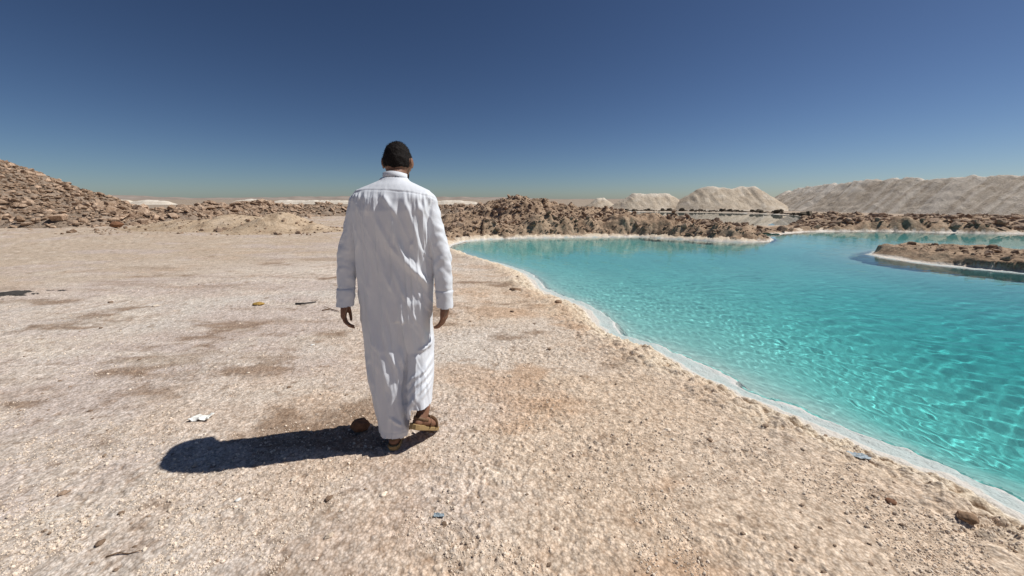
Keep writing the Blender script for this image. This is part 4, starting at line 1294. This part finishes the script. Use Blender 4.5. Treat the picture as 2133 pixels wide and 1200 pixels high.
lump('rock', 'brown angular rock lying at the edge of the man\'s shadow beside his feet', 'rock', 752, 897, 0.128, 0.10, 0.088, M_ROCK, 3, 0.4, 0.5, 0.12)
lump('rock', 'small dark rock sitting on the pale crust at the edge of the water', 'rock', 1163, 632, 0.11, 0.09, 0.06, M_LUMP, 14, 0.2)
lump('crust_lump', 'brown swollen lump of crust near the bulge of the shoreline', 'lump', 1074, 608, 0.23, 0.18, 0.075, M_LUMP, 15, -0.3, 0.2, 0.35)
lump('crust_lump', 'biggest dark brown lump of broken crust on the shore', 'lump', 2012, 1085, 0.085, 0.075, 0.042, M_LUMP, 16, 0.8, 0.4, 0.3)
lump('crust_lump', 'reddish brown lump bedded in the crust inland of the shore', 'lump', 1857, 1044, 0.055, 0.05, 0.022, M_ROCK, 17, 0.5, 0.3, 0.3)
lump('stone', 'dark stone at the foot of the pale dirt mound', 'stone', 580, 482, 0.26, 0.22, 0.17, M_CLOD, 18, 0.1, 0.4, 0.1)
lump('stone', 'pale stone leaning against the dark one at the foot of the dirt mound', 'stone', 589, 483, 0.20, 0.18, 0.12, M_CHIP, 19, 0.9, 0.4, 0.1)
lump('boulder', 'reddish brown boulder that has rolled clear of the rubble mound', 'boulder', 243, 475, 0.62, 0.55, 0.38, M_ROCK, 20, 0.3, 0.5, 0.1)
def dark_patch(name, label, px, py, w, dp, seed):  # thin ragged patch in one near black colour
    g_ = P(px, py)
    g0 = gz(g_[0], g_[1])
    hf = lambda x, y: 0.035 * (np.exp(-((x - g_[0]) / (w * 0.4)) ** 2 - ((y - g_[1]) / (dp * 0.4)) ** 2) - 0.45 + 0.75 * fbm(x / 0.11, y / 0.08, 5, seed, 0.6)) + 0.004
    me = heap_mesh(name, g_[0] - w, g_[0] + w, g_[1] - dp, g_[1] + dp, 0.012, lambda x, y: np.minimum(hf(x, y), 0.022), M_DARK, None, 0.0)
    v = np.empty(len(me.vertices) * 3, np.float32); me.vertices.foreach_get('co', v); v = v.reshape(-1, 3)
    v[:, 2] = np.where(v[:, 2] < -0.01, -0.02, v[:, 2]); v[:, 0] -= g_[0]; v[:, 1] -= g_[1]
    me.vertices.foreach_set('co', v.ravel()); me.update()
    o = link(name, me); o.location = (g_[0], g_[1], g0)
    tag(o, label, 'mud')
dark_patch('dark_patch', 'dark low streak lying on the pale salt flat', 26, 611, 0.62, 0.34, 21)
lump('lump', 'flat yellow brown lump lying on the whitish crust', 'lump', 538, 634, 0.16, 0.12, 0.05, M_YELLOW, 22, 0.1, 0.2, 0.2)
lump('salt_chip', 'small white salt chip on open ground between shadow and frame edge', 'salt chip', 497, 1044, 0.032, 0.022, 0.014, M_CHIP, 23, 0.7)
lump('salt_chip', 'white salt chip lying a few steps beyond the man\'s shadow', 'salt chip', 651, 720, 0.045, 0.035, 0.016, M_CHIP, 24, 0.2)
sheet('paper_scrap', 'crumpled white paper scrap lying beyond the tip of the shadow', 'scrap', 420, 872, 0.115, 0.055, M_CHIP, 31, 0.020, 0.1)
sheet('plastic_scrap', 'torn blue grey plastic sheet caught on the crusted shore', 'scrap', 1790, 943, 0.105, 0.050, M_BLUE, 32, 0.008, -0.35)
sheet('plastic_scrap', 'tiny blue grey plastic scrap on the granular ground', 'scrap', 914, 1075, 0.050, 0.020, M_BLUE, 33, 0.006, 0.0)
twig('twig', 'thin dry twig lying on the bare ground near the camera', 'twig', [(222, 1158), (245, 1153), (270, 1152), (293, 1148)], 0.0035, M_TWIG, (1, (262, 1146)))
twig('stick', 'short dark stick lying flat on the whitish crust', 'stick', [(617, 633), (634, 634), (658, 630)], 0.016, M_DARK)
twig('stick', 'brown stick lying just beyond the man\'s hand', 'stick', [(672, 646), (688, 644), (706, 649)], 0.010, M_TWIG, (1, (676, 640)))

# boulders heaped on the low bank, showing against the horizon
def on_bank(px, Y, hf):
    q_ = Q(px, 420, Y); return (q_[0], Y, float(hf(np.array([q_[0]]), np.array([Y]))[0]))
lump('boulder', 'dark boulder topping the heap of blocks on the low rubble bank', 'boulder', 0, 0, 0.75, 0.6, 0.55, M_CLOD, 41, 0.2, 0.5, 0.05, None, on_bank(428, 33.0, lowbank_h))
lump('boulder', 'wide pale brown block under the boulder on the low rubble bank', 'boulder', 0, 0, 1.15, 0.8, 0.5, M_STONE, 42, 0.0, 0.5, 0.1, None, on_bank(436, 31.8, lowbank_h))

# dark rubble along the far edge of the still pool
M_DARK_RUBBLE = mat_stone('dark rubble', (0.05, 0.042, 0.03), (0.10, 0.08, 0.055), (0.17, 0.135, 0.095))
DARK_STONES = stone_meshes(6, M_DARK_RUBBLE, 8, 18, 0.8)
q0 = P(1460, 442, WZ)
edge_ = thing('rubble_line', 'low dark line of rubble between the still pool and the sandy salt mounds', 'rubble', (q0[0], q0[1], 0))
ln_ = world_poly([(1290, 440.5), (1400, 441), (1520, 442.5), (1600, 445), (1660, 448), (1700, 453)])
rgl = np.random.default_rng(5)
seg = np.cumsum([0] + [math.dist(a, b) for a, b in zip(ln_[:-1], ln_[1:])])
tt_ = rgl.uniform(0, seg[-1], 900)
c = np.stack([np.interp(tt_, seg, [p[0] for p in ln_]) + rgl.normal(0, 0.25, 900), np.interp(tt_, seg, [p[1] for p in ln_]) + rgl.normal(0, 0.5, 900)], 1)
scatter(edge_, lambda x, y: np.full(np.shape(x), WZ + 0.06), c, np.minimum(0.07 + 0.07 * rgl.pareto(2.2, len(c)), 0.45), DARK_STONES, 150, rgl, 'clod')

# clods bedded in the crust (parts of the ground)
rgc = np.random.default_rng(77)
CM = []
for k in range(5):
    v, f = ICO3
    p = v * (1 + 0.42 * vn3(v[:, 0] * 1.9 + k, v[:, 1] * 1.7, v[:, 2] * 1.7, 50 + k) + 0.20 * vn3(v[:, 0] * 5, v[:, 1] * 5, v[:, 2] * 5 + k, 60 + k))[:, None] * np.array((1, 0.8, 0.6))
    CM.append(mesh_np('clod', p, f, M_CLOD if k < 4 else M_PEBBLE))
cx_, cy_ = rgc.uniform(30, 2100, 420), rgc.uniform(560, 1195, 420)
g = np.array([P(a, b) for a, b in zip(cx_, cy_)])
za, aa, _, _ = ground_z(g[:, 0], g[:, 1], True, True)
n_ = 0
for i in range(len(g)):
    if aa[i] < 0.06 or n_ >= 190 or np.hypot(g[i, 0] + 0.75, g[i, 1] - 2.1) < 0.35: continue
    s = min(0.0040 * rgc.pareto(2.5) + 0.0040, 0.013) * (1 + 0.22 * np.hypot(g[i, 0], g[i, 1]))
    o = bpy.data.objects.new('clod', CM[int(rgc.integers(5))]); COL.objects.link(o); o.parent = ground
    o.location = (g[i, 0], g[i, 1], za[i] + s * 0.15); o.scale = (s, s * 0.9, s * 0.8); o.rotation_euler = (0, 0, rgc.uniform(0, 6.28))
    n_ += 1

# gravel: salt grains lying loose on the near ground, instanced over points
def gravel():
    n = 60000
    px, py = rgc.uniform(-150, 2283, n), 560 + 760 * rgc.uniform(0, 1, n) ** 0.75
    g = np.stack([P(a, b) for a, b in zip(px, py)])
    x, y = g[:, 0] + rgc.normal(0, 0.03, n), g[:, 1] + rgc.normal(0, 0.03, n)
    z, a, b, s = ground_z(x, y, True, True)
    dens = vn2(x / 0.35, y / 0.35, 171) + 0.4 * vn2(x / 0.08, y / 0.08, 172)
    keep = (a > 0.12) & (dens > 0.72)
    x, y, z = x[keep], y[keep], z[keep]
    sc_ = np.minimum(0.0022 * (1 + rgc.pareto(3.0, len(x))), 0.009) * (0.85 + 0.05 * np.hypot(x, y))
    m = bpy.data.meshes.new('gravel')
    m.vertices.add(len(x)); m.vertices.foreach_set('co', np.stack([x, y, z + sc_ * 0.2], 1).astype(np.float32).ravel())
    at = m.attributes.new('size', 'FLOAT', 'POINT'); at.data.foreach_set('value', sc_.astype(np.float32))
    o = link('gravel', m, ground, kind='stuff')
    v, f = ico(1)
    src = []
    for k in range(3):
        p = v * (1 + 0.25 * vn3(v[:, 0] * 1.9 + k * 3, v[:, 1] * 1.9, v[:, 2] * 1.9, 90 + k))[:, None] * np.array((1, 0.85, 0.7))
        src.append(mesh_np('grain', p, f, M_PEBBLE))
    ng = bpy.data.node_groups.new('gravel', 'GeometryNodeTree')
    ng.interface.new_socket('Geometry', in_out='INPUT', socket_type='NodeSocketGeometry')
    ng.interface.new_socket('Geometry', in_out='OUTPUT', socket_type='NodeSocketGeometry')
    N, L = ng.nodes, ng.links
    gi, go = N.new('NodeGroupInput'), N.new('NodeGroupOutput')
    # the grain itself is made inside the tree
    ic = N.new('GeometryNodeMeshIcoSphere'); ic.inputs['Radius'].default_value = 1.0; ic.inputs['Subdivisions'].default_value = 1
    nz = N.new('ShaderNodeTexNoise'); nz.inputs['Scale'].default_value = 1.3
    vm = N.new('ShaderNodeVectorMath'); vm.operation = 'SUBTRACT'; vm.inputs[1].default_value = (0.5, 0.5, 0.5)
    sp = N.new('GeometryNodeSetPosition')
    L.new(ic.outputs[0], sp.inputs[0]); L.new(nz.outputs['Color'], vm.inputs[0]); L.new(vm.outputs[0], sp.inputs['Offset'])
    sm = N.new('GeometryNodeSetMaterial'); sm.inputs['Material'].default_value = M_PEBBLE
    L.new(sp.outputs[0], sm.inputs[0])
    ip = N.new('GeometryNodeInstanceOnPoints')
    na = N.new('GeometryNodeInputNamedAttribute'); na.data_type = 'FLOAT'; na.inputs['Name'].default_value = 'size'
    rv_ = N.new('FunctionNodeRandomValue'); rv_.data_type = 'FLOAT_VECTOR'; rv_.inputs['Max'].default_value = (6.28, 6.28, 6.28)
    L.new(gi.outputs[0], ip.inputs['Points']); L.new(sm.outputs[0], ip.inputs['Instance'])
    L.new(na.outputs['Attribute'], ip.inputs['Scale']); L.new(rv_.outputs[0], ip.inputs['Rotation'])
    L.new(ip.outputs[0], go.inputs[0])
    md = o.modifiers.new('gravel', 'NODES'); md.node_group = ng
gravel()
